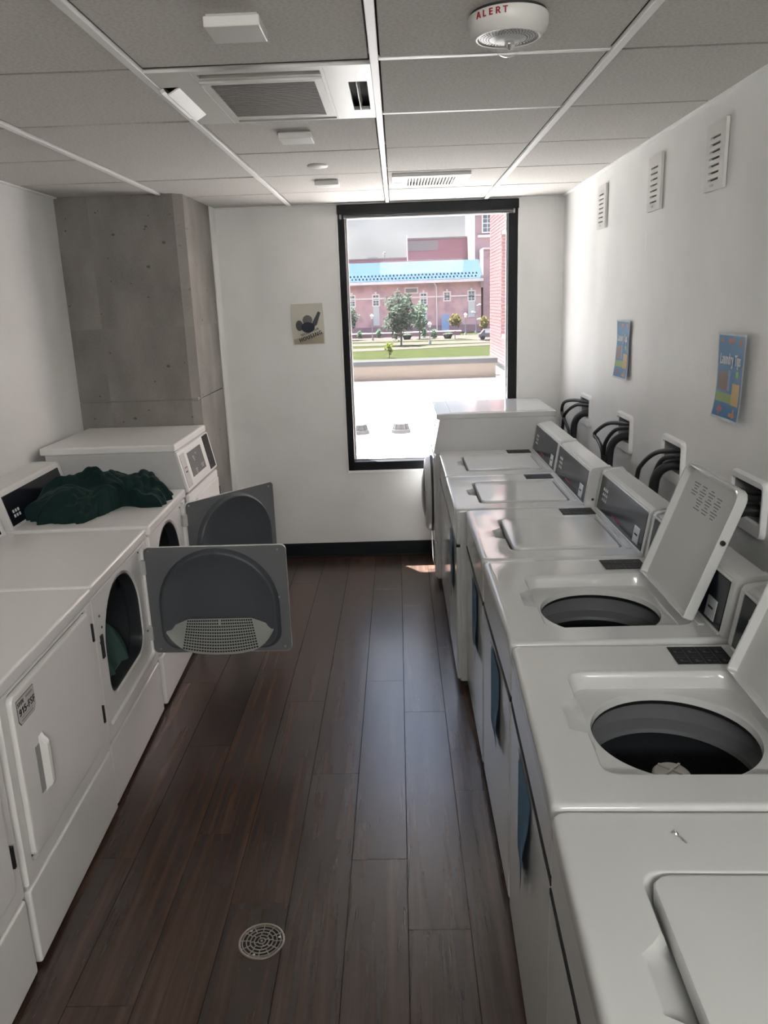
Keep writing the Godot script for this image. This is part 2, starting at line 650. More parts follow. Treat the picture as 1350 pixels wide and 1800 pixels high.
# ------------------------------------------------------------------ room
func build_room() -> void:
	var st := mb()
	# floor: a base with planks laid on it
	box(st, Vector3(-2.0, -0.2, -0.28), Vector3(1.32, -0.006, NEAR_Z + 0.2))
	var fl := structure("floor", "dark brown wood-look plank floor running towards the window", "floor")
	part("subfloor", st, mats.subfloor, fl)
	var rng := RandomNumberGenerator.new()
	rng.seed = 12
	var pw := 0.1756
	var starts := {-1: 1.42, 0: 1.897, 1: 2.19, 2: 2.76, -2: 0.857, -3: 1.757, -4: 2.426, -5: 0.65, -6: 1.55}
	for col in range(-10, 7):
		var x0 := -0.152 + pw * col
		var x1 := minf(x0 + pw, WALL_R)
		x0 = maxf(x0, WALL_L)
		if x1 - x0 < 0.01:
			continue
		var z: float = starts.get(col, rng.randf() * 1.2)
		while z > 0.0:
			z -= 1.219
		while z < NEAR_Z:
			var z0 := maxf(z, 0.0)
			var z1 := minf(z + 1.219, NEAR_Z)
			z += 1.219
			if z1 - z0 < 0.02:
				continue
			st = mb()
			plank(st, x0, x1, z0, z1, Vector2(rng.randf(), rng.randf()))
			part("plank", st, mats["plank_%d" % rng.randi_range(0, 5)], fl)
	# walls
	st = mb()
	holed(st, -2.0, 1.32, -0.2, 2.56, -0.26, 0.0, [[-0.315, 0.812, 0.607, 2.297]], on_xy)
	top("wall_far", st, mats.wall_paint, "pale painted end wall that holds the tall window", "wall", "", "structure")
	st = mb()
	var hz := []
	for zc in [0.765, 1.55, 2.222, 2.9]:
		hz.append([zc - 0.105, zc + 0.105, 1.022, 1.142])
	holed(st, -0.05, NEAR_Z + 0.2, -0.2, 2.56, WALL_R, WALL_R + 0.22, hz, on_zy)
	var wr := top("wall_right", st, mats.wall_paint, "pale side wall behind the washing machines", "wall", "", "structure")
	st = mb()
	box(st, Vector3(WALL_L - 0.22, -0.2, -0.05), Vector3(WALL_L, 2.56, NEAR_Z + 0.2))
	top("wall_left", st, mats.wall_paint, "pale side wall behind the dryers", "wall", "", "structure")
	st = mb()
	holed(st, -2.0, 1.32, -0.2, 2.56, NEAR_Z, NEAR_Z + 0.15, [[-0.55, 0.40, -0.2, 2.06]], on_xy)
	top("wall_near", st, mats.wall_paint, "pale wall with the entrance door opposite the window", "wall", "", "structure")
	var dr := structure("door_1", "plain grey entrance door in the wall opposite the window", "door", Vector3(-0.075, 0, NEAR_Z + 0.05))
	st = mb()
	rbox(st, Vector3(0, 1.03, 0.03), Vector3(0.94, 2.05, 0.045), 0.004)
	part("door_leaf", st, mats.light_grey, dr)
	st = mb()
	tube(st, smooth_path([Vector3(0.38, 1.0, 0.01), Vector3(0.38, 1.0, -0.05), Vector3(0.25, 1.0, -0.05)], 4), 0.01)
	part("handle", st, mats.chrome, dr)
	# paint chips on the right wall
	st = mb()
	for q in [[1.59, 2.22, 0.004, 0.05], [1.49, 2.33, 0.005, 0.05], [1.44, 2.35, 0.003, 0.10], [1.46, 2.50, 0.006, 0.012], [1.42, 2.48, 0.003, 0.07], [1.50, 2.27, 0.004, 0.02], [1.92, 1.72, 0.02, 0.075], [1.85, 1.74, 0.004, 0.05]]:
		rbox(st, Vector3(WALL_R - 0.0002, q[0], q[1]), Vector3(0.001, q[3], q[2]), 0.0004)
	part("scuff_mark", st, mats.box_white, wr)
	# concrete column with a pour joint and a chamfered corner
	var cc := structure("column", "raw grey concrete column in the corner beside the window wall", "column", Vector3.ZERO)
	for q in [[-0.05, 1.205], [1.211, 2.40]]:
		st = mb()
		var poly := PackedVector2Array([Vector2(WALL_L - 0.05, -0.745), Vector2(-1.147, -0.745), Vector2(-1.103, -0.70), Vector2(-1.094, -0.125), Vector2(WALL_L - 0.05, -0.125)])
		prism(st, poly, q[0], q[1], Transform3D(Basis(Vector3.RIGHT, -PI / 2), Vector3.ZERO))
		part("concrete_pour", st, mats.concrete, cc)
	st = mb()
	box(st, Vector3(WALL_L - 0.02, 1.20, 0.13), Vector3(-1.11, 1.216, 0.738))
	part("joint", st, mats.mid_grey, cc)
	st = mb()
	rbox(st, Vector3(-1.44, 1.2, 0.06), Vector3(0.71, 2.5, 0.135), 0.003)
	top("trim_1", st, mats.trim_white, "narrow white furring strip between the concrete column and window wall", "trim", "", "structure")
	st = mb()
	rbox(st, Vector3(-0.13, 0.05, 0.004), Vector3(2.0, 0.102, 0.010), 0.003)
	rbox(st, Vector3(-0.13, 0.006, 0.010), Vector3(2.0, 0.012, 0.014), 0.004)
	top("baseboard_far", st, mats.black_vinyl, "black vinyl cove baseboard under the window wall", "baseboard", "", "structure")
	# window
	var w := structure("window_1", "tall black framed window with a view of brick buildings", "window", Vector3.ZERO)
	st = mb()
	rbox(st, Vector3(-0.294, 1.45, -0.055), Vector3(0.042, 1.69, 0.13), 0.003)
	rbox(st, Vector3(0.783, 1.45, -0.055), Vector3(0.058, 1.69, 0.13), 0.003)
	rbox(st, Vector3(0.2485, 0.637, -0.055), Vector3(1.127, 0.06, 0.13), 0.003)
	rbox(st, Vector3(0.2485, 2.260, -0.055), Vector3(1.127, 0.074, 0.13), 0.003)
	part("window_frame", st, mats.black_frame, w)
	st = mb()
	rbox(st, Vector3(-0.268, 1.45, -0.075), Vector3(0.012, 1.60, 0.03), 0.002)
	rbox(st, Vector3(0.752, 1.45, -0.075), Vector3(0.006, 1.60, 0.03), 0.002)
	rbox(st, Vector3(0.2485, 0.670, -0.075), Vector3(1.06, 0.008, 0.03), 0.002)
	part("glazing_bead", st, mats.light_grey, w)
	st = mb()
	box(st, Vector3(-0.28, 0.66, -0.083), Vector3(0.76, 2.22, -0.077))
	part("pane", st, mats.window_glass, w)
	st = mb()
	rbox(st, Vector3(0.2485, 0.600, 0.004), Vector3(1.14, 0.018, 0.022), 0.003)
	rbox(st, Vector3(-0.321, 1.45, 0.003), Vector3(0.010, 1.70, 0.008), 0.002)
	rbox(st, Vector3(0.818, 1.45, 0.003), Vector3(0.010, 1.70, 0.008), 0.002)
	part("corner_bead", st, mats.trim_white, w)
	var bl := thing("roller_blind", "rolled up grey blind in a black cassette at the window head", "blind", Vector3(0.2485, 2.26, 0.0))
	st = mb()
	rbox(st, Vector3(0, 0.010, 0.015), Vector3(1.13, 0.056, 0.055), 0.004)
	part("cassette", st, mats.black_frame, bl)
	st = mb()
	lathe(st, [[0.0, -0.535], [0.0135, -0.535], [0.0135, 0.525], [0.0, 0.525]], Transform3D(Basis(Vector3.BACK, PI / 2), Vector3(0, -0.030, 0.018)), 14)
	part("rolled_fabric", st, mats.blind_grey, bl)
	for x in [-0.545, 0.537]:
		st = mb()
		rbox(st, Vector3(x, -0.029, 0.018), Vector3(0.012, 0.030, 0.032), 0.003)
		part("end_cap", st, mats.mid_grey, bl)
	build_ceiling()

func plank(st: SurfaceTool, x0: float, x1: float, z0: float, z1: float, off: Vector2) -> void:
	var g := 0.0003
	var e := 0.0009
	x0 += g; x1 -= g; z0 += g; z1 -= g
	var o := [Vector3(x0, -0.0022, z0), Vector3(x1, -0.0022, z0), Vector3(x1, -0.0022, z1), Vector3(x0, -0.0022, z1)]
	var i := [Vector3(x0 + e, 0, z0 + e), Vector3(x1 - e, 0, z0 + e), Vector3(x1 - e, 0, z1 - e), Vector3(x0 + e, 0, z1 - e)]
	var lo := [Vector3(x0, -0.008, z0), Vector3(x1, -0.008, z0), Vector3(x1, -0.008, z1), Vector3(x0, -0.008, z1)]
	var uv := func(p: Vector3) -> Vector2:
		return Vector2((p.x - x0) / 0.36 + off.x, (p.z - z0) / 1.5 + off.y)
	quad(st, i[0], i[3], i[2], i[1], uv.call(i[0]), uv.call(i[3]), uv.call(i[2]), uv.call(i[1]))
	for k in 4:
		var n := (k + 1) % 4
		quad(st, o[k], i[k], i[n], o[n], uv.call(o[k]), uv.call(i[k]), uv.call(i[n]), uv.call(o[n]))
		quad(st, lo[k], o[k], o[n], lo[n], uv.call(o[k]), uv.call(i[k]), uv.call(i[n]), uv.call(o[n]))

func build_ceiling() -> void:
	var c := structure("ceiling", "suspended ceiling of speckled panels on a white grid", "ceiling")
	var st := mb()
	box(st, Vector3(-2.0, CEIL + 0.09, -0.28), Vector3(1.32, CEIL + 0.3, NEAR_Z + 0.2))
	part("slab", st, mats.plenum_dark, c)
	var xs := [WALL_L, -1.2192, -0.6096, 0.0, 0.6096, WALL_R]
	var zs := [0.0]
	var z := 0.5716
	while z < NEAR_Z:
		zs.append(z)
		z += 0.6096
	zs.append(NEAR_Z)
	for k in range(1, 5):
		st = mb()
		rbox(st, Vector3(xs[k], CEIL - 0.001, NEAR_Z / 2), Vector3(0.022, 0.014, NEAR_Z), 0.002)
		part("main_tee", st, mats.grid_white, c)
	for j in range(1, zs.size() - 1):
		for k in 5:
			st = mb()
			rbox(st, Vector3((xs[k] + xs[k + 1]) / 2, CEIL + (0.004 if k == 3 and (absf(zs[j] - 3.01) < 0.05 or absf(zs[j] - 2.40) < 0.05) else 0.021), zs[j]), Vector3(xs[k + 1] - xs[k] - 0.022, 0.008, 0.020), 0.001)
			part("cross_tee", st, mats.grid_white, c)
	st = mb()
	for q in [[WALL_R - 0.010, 1], [WALL_L + 0.010, 1]]:
		rbox(st, Vector3(q[0], CEIL - 0.001, NEAR_Z / 2), Vector3(0.02, 0.010, NEAR_Z), 0.001)
	rbox(st, Vector3((WALL_L + WALL_R) / 2, CEIL - 0.001, 0.009), Vector3(WALL_R - WALL_L, 0.010, 0.018), 0.001)
	part("wall_angle", st, mats.grid_white, c)
	var rng := RandomNumberGenerator.new()
	rng.seed = 4
	for j in zs.size() - 1:
		for k in 5:
			if k == 2 and absf(zs[j] - 2.40) < 0.05:
				continue
			var a := Vector3(xs[k] + 0.015, 0, zs[j] + 0.005)
			var b := Vector3(xs[k + 1] - 0.015, 0, zs[j + 1] - 0.009)
			st = mb()
			var drop := rng.randf_range(-0.0015, 0.0015)
			rbox(st, Vector3((a.x + b.x) / 2, CEIL + 0.012 + drop, (a.z + b.z) / 2), Vector3(b.x - a.x, 0.022, b.z - a.z), 0.003)
			part("ceiling_panel", st, mats.ceiling_tile, c)

# ------------------------------------------------------------------ washing machines
func washer_rim(x0: float, x1: float, z0: float, z1: float, r: float, notch: float) -> PackedVector2Array:
	var l := rr(x0, x1, z0, z1, [r, r, r, r], 4, 18)
	for i in l.size():
		if l[i].x < x0 + 0.02:
			var t := smoothstep(0.285, 0.305, l[i].y) * (1.0 - smoothstep(0.405, 0.425, l[i].y))
			l[i].x -= notch * t
	return l

func make_washer(open: bool) -> Node3D:
	var W := 0.674
	var o := thing("washing_machine", "white top-load washing machine", "washing machine", Vector3.ZERO, 0.0, "top-load washing machines along the right wall")
	var st := mb()
	# cabinet shell
	var a := rr(0.012, 0.655, 0.003, W - 0.003, [0.01, 0.012, 0.012, 0.01], 4, 2)
	rows(st, [lay(a, 0.035), lay(a, 0.800)], true)
	cap(st, lay(a, 0.035), true)
	part("cabinet", st, mats.enamel_side, o)
	st = mb()
	rbox(st, Vector3(0.335, 0.022, W / 2), Vector3(0.57, 0.036, W - 0.06), 0.004)
	part("plinth", st, mats.gasket, o)
	for z in [0.045, W - 0.045]:
		st = mb()
		lathe(st, [[0.0, 0.0], [0.018, 0.0], [0.018, 0.012], [0.010, 0.016], [0.010, 0.04], [0.0, 0.04]], Transform3D(Basis.IDENTITY, Vector3(0.04, 0, z)), 12)
		part("foot", st, mats.gasket, o)
	st = mb()
	rbox(st, Vector3(0.011, 0.358, W / 2), Vector3(0.024, 0.632, W - 0.004), 0.010)
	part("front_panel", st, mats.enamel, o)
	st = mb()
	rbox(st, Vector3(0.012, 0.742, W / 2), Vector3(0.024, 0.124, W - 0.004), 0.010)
	part("upper_band", st, mats.enamel, o)
	st = mb()
	rbox(st, Vector3(0.007, 0.677, W / 2), Vector3(0.018, 0.013, W - 0.006), 0.002)
	part("seam_strip", st, mats.rubber, o)
	# top with the well and the ring round the tub
	st = mb()
	var s := 18
	var cx := 0.310
	var cz := 0.350
	var full := [0.02, 0.02, 0.02, 0.02]
	var L := []
	L.append(lay(rr(-0.002, 0.655, 0.0, W, full, 4, s), 0.798))
	L.append(lay(rr(-0.004, 0.655, 0.0, W, full, 4, s), 0.824))
	L.append(lay(rr(-0.0025, 0.655, 0.0015, W - 0.0015, full, 4, s), 0.834))
	L.append(lay(rr(0.001, 0.654, 0.005, W - 0.005, full, 4, s), 0.8395))
	L.append(lay(rr(0.006, 0.650, 0.010, W - 0.010, full, 4, s), 0.8415))
	L.append(lay(rr(0.012, 0.645, 0.016, W - 0.016, full, 4, s), 0.8412))
	L.append(lay(rr(0.024, 0.642, 0.028, W - 0.028, full, 4, s), 0.8395))
	L.append(lay(washer_rim(0.108, 0.512, 0.146, 0.574, 0.035, 0.036), 0.8390))
	L.append(lay(washer_rim(0.112, 0.509, 0.150, 0.570, 0.034, 0.034), 0.8355))
	L.append(lay(washer_rim(0.117, 0.505, 0.156, 0.564, 0.034, 0.026), 0.8230))
	L.append(lay(washer_rim(0.124, 0.500, 0.162, 0.558, 0.034, 0.0), 0.8000))
	L.append(lay(washer_rim(0.132, 0.494, 0.170, 0.550, 0.034, 0.0), 0.7960))
	L.append(lay(circ(cx, cz, 0.180, 4, s), 0.7955))
	L.append(lay(circ(cx, cz, 0.175, 4, s), 0.7930))
	L.append(lay(circ(cx, cz, 0.173, 4, s), 0.7760))
	rows(st, L, true, 0.75)
	part("top_panel", st, mats.enamel, o)
	# tub
	var tub := pivot("tub", o, Vector3(cx, 0, cz))
	st = mb()
	lathe(st, [[0.173, 0.774], [0.176, 0.768], [0.210, 0.766], [0.212, 0.755], [0.206, 0.712], [0.178, 0.700], [0.176, 0.690]], Transform3D.IDENTITY, 48)
	part("tub_ring", st, mats.tub_plastic, tub)
	st = mb()
	lathe(st, [[0.1725, 0.7775], [0.1732, 0.770], [0.178, 0.7655]], Transform3D.IDENTITY, 48)
	part("tub_dark_gap", st, mats.rubber, tub)  # black strip, paints the dark gap below the white ring
	st = mb()
	lathe(st, [[0.200, 0.705], [0.196, 0.700], [0.192, 0.690], [0.206, 0.668], [0.205, 0.640], [0.202, 0.45], [0.19, 0.435], [0.0, 0.43]], Transform3D.IDENTITY, 48)
	part("basket", st, mats.basket, tub)
	if open:
		st = mb()
		for ring in 5:
			for k in 36:
				var an := TAU * (k + 0.5 * (ring % 2)) / 36
				var d := Vector3(cos(an), 0, sin(an))
				var p := d * 0.2035 + Vector3(0, 0.48 + 0.035 * ring, 0)
				var tg := Vector3(-d.z, 0, d.x) * 0.003
				quad(st, p - tg - Vector3(0, 0.003, 0) - d * 0.0015, p + tg - Vector3(0, 0.003, 0) - d * 0.0015, p + tg + Vector3(0, 0.003, 0) - d * 0.0015, p - tg + Vector3(0, 0.003, 0) - d * 0.0015)
		tag(part("drain_hole", st, mats.lint_dark, tub), "", "", "", "stuff")
		st = mb()
		lathe(st, [[0.0, 0.702], [0.034, 0.700], [0.0405, 0.694], [0.0415, 0.684], [0.038, 0.676], [0.040, 0.60], [0.055, 0.50], [0.10, 0.455], [0.16, 0.44]], Transform3D.IDENTITY, 32)
		for k in 2:
			var b := Basis(Vector3.UP, PI / 4 + PI / 2 * k)
			rbox(st, Vector3.ZERO, Vector3(0.066, 0.005, 0.006), 0.002, Transform3D(b, Vector3(0, 0.7035, 0)))
		part("agitator", st, mats.agitator_white, tub)
	# lid on its hinge
	var lid := pivot("lid", o, Vector3(0.503, 0.838, 0.360))
	st = mb()
	var lr := [0.006, 0.03, 0.03, 0.006]
	var x1 := -0.004
	var x0 := -0.381
	var hz := 0.199
	L = []
	L.append(lay(rr(x0 + 0.10, x1 - 0.10, -0.1, 0.1, lr, 4, 6), 0.0085))
	L.append(lay(rr(x0 + 0.010, x1 - 0.006, -hz + 0.010, hz - 0.010, lr, 4, 6), 0.0075))
	L.append(lay(rr(x0 + 0.003, x1 - 0.002, -hz + 0.003, hz - 0.003, lr, 4, 6), 0.0055))
	L.append(lay(rr(x0, x1, -hz, hz, lr, 4, 6), 0.0))
	L.append(lay(rr(x0 + 0.001, x1, -hz + 0.001, hz - 0.001, lr, 4, 6), -0.022))
	L.append(lay(rr(x0 + 0.003, x1 - 0.002, -hz + 0.003, hz - 0.003, lr, 4, 6), -0.0245))
	L.append(lay(rr(x0 + 0.007, x1 - 0.004, -hz + 0.007, hz - 0.007, lr, 4, 6), -0.0235))
	L.append(lay(rr(x0 + 0.011, x1 - 0.006, -hz + 0.012, hz - 0.012, lr, 4, 6), -0.004))
	L.append(lay(rr(x0 + 0.018, x1 - 0.010, -hz + 0.019, hz - 0.019, lr, 4, 6), -0.002))
	L.append(lay(rr(x0 + 0.10, x1 - 0.10, -0.1, 0.1, lr, 4, 6), -0.0018))
	rows(st, L, true, 0.75)
	cap(st, L[0], false)
	cap(st, L[L.size() - 1], true)
	part("lid_shell", st, mats.enamel, lid)
	if open:
		for z in [-hz, hz]:
			st = mb()
			lathe(st, [[0.0, 0.0], [0.007, 0.0], [0.007, 0.007], [0.004, 0.010], [0.0, 0.010]], Transform3D(Basis(Vector3.RIGHT, -PI / 2 * signf(z) * -1.0), Vector3(-0.235, -0.012, z)), 10)
			part("bumper", st, mats.rubber, lid)
		st = mb()
		for c in 4:
			for k in 9:
				if c == 0 and k > 4 or c == 3 and k == 0:
					continue
				var zz := -0.135 + c * 0.058
				rbox(st, Vector3(-0.335 + k * 0.0085, -0.0024, zz + 0.024), Vector3(0.0030, 0.0008, 0.046 - 0.012 * ((k * 7 + c) % 3)), 0.0003)
		part("warning_print", st, mats.grey_panel, lid)
		lid.rotation.z = deg_to_rad(-110.0)
	# hinge strip behind the lid
	st = mb()
	rbox(st, Vector3(0.524, 0.8405, 0.36), Vector3(0.018, 0.006, 0.44), 0.0025)
	part("hinge_strip", st, mats.enamel, o)
	# console
	var con := pivot("console", o, Vector3.ZERO)
	var poly := PackedVector2Array([Vector2(0.550, 0.838), Vector2(0.549, 0.846), Vector2(0.571, 0.985), Vector2(0.578, 0.996), Vector2(0.590, 1.000), Vector2(0.650, 1.008), Vector2(0.660, 1.000), Vector2(0.660, 0.60), Vector2(0.640, 0.60), Vector2(0.640, 0.838)])
	st = mb()
	prism(st, poly, 0.014, W - 0.014)
	part("housing", st, mats.enamel, con)
	var wide := PackedVector2Array()
	for p in poly:
		wide.append(Vector2(p.x - 0.004 if p.x < 0.6 else p.x + 0.001, p.y + (0.004 if p.y > 0.9 else 0.0)))
	for z in [0.004, W - 0.026]:
		st = mb()
		prism(st, wide, z, z + 0.022)
		part("end_cap", st, mats.enamel, con)
	for z in [W - 0.0035]:
		st = mb()
		lathe(st, [[0.0, 0.0012], [0.005, 0.001], [0.006, -0.001]], Transform3D(Basis(Vector3.RIGHT, PI / 2), Vector3(0.580, 0.868, z)), 10)
		part("screw", st, mats.gasket, con)
	var ang := atan2(0.022, 0.139)
	var slope := Basis(Vector3.BACK, -ang)
	var face := Transform3D(slope, Vector3(0.560, 0.914, W / 2))
	st = mb()
	rbox(st, Vector3(-0.002, 0.001, 0), Vector3(0.006, 0.138, W - 0.058), 0.002, face)
	part("control_panel", st, mats.black_panel, con)
	st = mb()
	rbox(st, Vector3(-0.0015, -0.074, 0), Vector3(0.012, 0.010, W - 0.055), 0.004, face)
	rbox(st, Vector3(-0.0015, 0.075, 0), Vector3(0.010, 0.008, W - 0.055), 0.003, face)
	part("panel_trim", st, mats.enamel, con)
	st = mb()
	for r in 3:
		for c in 3:
			rbox(st, Vector3(-0.0052, 0.022 - r * 0.021, -0.245 + c * 0.024), Vector3(0.0008, 0.009, 0.015), 0.0003, face)
			rbox(st, Vector3(-0.0054, 0.030 - r * 0.021, -0.243 + c * 0.024), Vector3(0.0006, 0.002, 0.011), 0.0002, face)
	part("button_legend", st, mats.legend_white, con)
	st = mb()
	for k in 7:
		rbox(st, Vector3(-0.0054, -0.046, -0.07 + k * 0.017), Vector3(0.0008, 0.008 - 0.002 * (k % 2), 0.012), 0.0003, face)
	part("red_lettering", st, mats.legend_red, con)
	st = mb()
	rbox(st, Vector3(-0.005, -0.030, 0.235), Vector3(0.004, 0.058, 0.062), 0.002, face)
	part("card_reader", st, mats.plate_metal, con)
	st = mb()
	rbox(st, Vector3(-0.0075, -0.028, 0.235), Vector3(0.002, 0.006, 0.03), 0.0008, face)
	part("card_slot", st, mats.rubber, con)
	# instruction decal on the top
	var dec := pivot("instruction_decal", o, Vector3(0.455, 0.8405, 0.068))
	st = mb()
	rbox(st, Vector3.ZERO, Vector3(0.136, 0.0008, 0.098), 0.0003)
	part("decal_sheet", st, mats.decal_line, dec)
	st = mb()
	for r in 2:
		for c in 4:
			rbox(st, Vector3(-0.051 + c * 0.034, 0.0007, -0.0245 + r * 0.049), Vector3(0.0315, 0.0008, 0.0455), 0.0003)
	part("decal_cell", st, mats.decal_dark, dec)
	st = mb()
	for r in 2:
		for c in 4:
			var k := r * 4 + c
			rbox(st, Vector3(-0.051 + c * 0.034, 0.0012, -0.034 + r * 0.049), Vector3(0.020, 0.0006, 0.002), 0.0002)
			rbox(st, Vector3(-0.056 + c * 0.034 + 0.002 * (k % 3), 0.0012, -0.018 + r * 0.049), Vector3(0.007, 0.0006, 0.010 + 0.004 * (k % 2)), 0.0002)
			rbox(st, Vector3(-0.044 + c * 0.034, 0.0012, -0.014 + r * 0.049), Vector3(0.010, 0.0006, 0.003), 0.0002)
	part("decal_print", st, mats.decal_line, dec)
	return o

func build_washers() -> void:
	# x of the front at the far corner, z of the far corner, turn, lid open
	var shut := make_washer(false)
	var wide := make_washer(true)
	shut.position = Vector3(0.271, 0, 0.6365)
	shut.set_meta("label", "closed white top-load washer next to the raised front-load machine by the window")
	again(shut, Vector3(0.270, 0, 1.312), 0.0, "closed white washer with the blue sheet on its front nearest the window")
	again(shut, Vector3(0.312, 0, 1.995), 0.0, "closed white washer standing right behind the farther washer with a raised lid")
	wide.position = Vector3(0.313, 0, 2.680)
	wide.set_meta("label", "white washer with its raised lid fully in view, lid printed with small text")
	again(wide, Vector3(0.313, 0, 3.364), -0.032, "white washer with a raised lid and a white agitator visible in its tub")
	again(shut, Vector3(0.287, 0, 4.047), -0.032, "closed white washer with a small screw lying on top, nearest the camera")
	# blue sheets taped on the fronts
	var names := ["blue instruction sheet on the front of the second closed washer from the window", "blue instruction sheet on the front of the closed washer behind the raised lids", "blue instruction sheet on the front of the farther washer with a raised lid", "blue instruction sheet curling off the front of the washer with the white agitator"]
	var spots := [Vector3(0.268, 0.655, 1.60), Vector3(0.310, 0.655, 2.29), Vector3(0.311, 0.655, 2.935), Vector3(0.306, 0.655, 3.555)]
	for i in 4:
		var sh := thing("instruction_sheet", names[i], "sheet", spots[i], [0.0, 0.0, 0.0, -0.032][i], "blue sheets taped to the washers")
		var rs := []
		for y in 9:
			var line := PackedVector3Array()
			for z in 9:
				var u := z / 8.0
				var w := y / 8.0
				var lift: float = 0.002 + [0.010, 0.012, 0.012, 0.022][i] * pow(u, 2.2) * pow(w, 0.7) + 0.003 * sin(w * 9.0 + i) * u
				line.append(Vector3(-lift, -0.275 * w, 0.22 * u - (0.04 * pow(w, 2.0) * u if i == 3 else 0.0)))
			rs.append(line)
		var st := mb()
		rows(st, rs, false, 0.3)
		part("printed_paper", st, mats.sheet_blue, sh)
		st = mb()
		rbox(st, Vector3(-0.0032, -0.004, 0.012), Vector3(0.001, 0.018, 0.022), 0.0004)
		part("tape", st, mats.sheet_back, sh)

# ------------------------------------------------------------------ raised machine beside the window, right
func build_front_loader() -> void:
	var o := thing("front_load_washer", "tall white front-load machine with a round bulging door by the window", "washing machine", Vector3(0.240, 0, 0.012))
	var W := 0.622
	var st := mb()
	rbox(st, Vector3(0.35, 0.43, W / 2), Vector3(0.69, 0.785, W), 0.012)
	part("cabinet", st, mats.enamel_side, o)
	st = mb()
	rbox(st, Vector3(0.33, 0.02, W / 2), Vector3(0.58, 0.04, W - 0.08), 0.004)
	part("plinth", st, mats.gasket, o)
	st = mb()
	rbox(st, Vector3(0.004, 0.545, W / 2), Vector3(0.022, 0.53, W - 0.004), 0.010)
	part("front_panel", st, mats.enamel, o)
	st = mb()
	rbox(st, Vector3(0.004, 0.16, W / 2), Vector3(0.022, 0.225, W - 0.004), 0.010)
	part("lower_panel", st, mats.enamel, o)
	# console box
	var con := pivot("console", o, Vector3.ZERO)
	st = mb()
	var poly := PackedVector2Array([Vector2(0.0, 0.824), Vector2(0.040, 1.030), Vector2(0.70, 1.030), Vector2(0.70, 0.824)])
	prism(st, poly, 0.004, W - 0.004)
	part("housing", st, mats.enamel_side, con)
	var sl := Transform3D(Basis(Vector3.BACK, -atan2(0.040, 0.206)), Vector3(0.020, 0.927, W / 2))
	st = mb()
	rbox(st, Vector3(-0.001, 0, 0), Vector3(0.012, 0.196, W - 0.012), 0.004, sl)
	part("fascia", st, mats.enamel, con)
	st = mb()
	rbox(st, Vector3(-0.007, 0.0, 0.22), Vector3(0.003, 0.15, 0.09), 0.001, sl)
	rbox(st, Vector3(-0.007, 0.0, -0.02), Vector3(0.003, 0.13, 0.30), 0.001, sl)
	part("display", st, mats.grey_panel, con)
	st = mb()
	rbox(st, Vector3(-0.009, 0.02, 0.22), Vector3(0.003, 0.008, 0.03), 0.001, sl)
	rbox(st, Vector3(-0.009, 0.03, 0.05), Vector3(0.003, 0.012, 0.02), 0.001, sl)
	part("card_slot", st, mats.rubber, con)
	# top
	st = mb()
	rbox(st, Vector3(0.365, 1.046, W / 2), Vector3(0.70, 0.036, W), 0.008)
	part("top_panel", st, mats.enamel, o)
	st = mb()
	rbox(st, Vector3(0.40, 1.0645, W / 2), Vector3(0.60, 0.003, W - 0.05), 0.001)
	part("top_inset", st, mats.enamel, o)
	# round door
	var d := pivot("door", o, Vector3(-0.006, 0.515, W / 2))
	var t := Transform3D(Basis(Vector3.BACK, PI / 2), Vector3.ZERO)
	st = mb()
	lathe(st, [[0.230, 0.0], [0.236, 0.012], [0.232, 0.032], [0.215, 0.046], [0.165, 0.050], [0.155, 0.044]], t, 48)
	part("door_ring", st, mats.light_grey, d)
	st = mb()
	lathe(st, [[0.158, 0.044], [0.150, 0.052], [0.10, 0.064], [0.05, 0.068], [0.0, 0.069]], t, 40)
	part("door_glass", st, mats.black_panel, d)
	st = mb()
	lathe(st, [[0.225, -0.004], [0.243, -0.002], [0.243, 0.010], [0.230, 0.013]], t, 48)
	part("gasket", st, mats.gasket, d)
	st = mb()
	rbox(st, Vector3(-0.047, 0.0, 0.19), Vector3(0.014, 0.12, 0.022), 0.005)
	part("handle", st, mats.mid_grey, d)

# ------------------------------------------------------------------ dryers
func dome(z0: float, z1: float, y0: float, y1: float, grow: float) -> PackedVector2Array:
	var w := (z1 - z0) / 2.0 - 0.002
	return rr(z0 - grow, z1 + grow, y0 - grow, y1 + grow, [w + grow, w + grow, 0.07 + grow * 0.6, 0.07 + grow * 0.6], 10, 4)

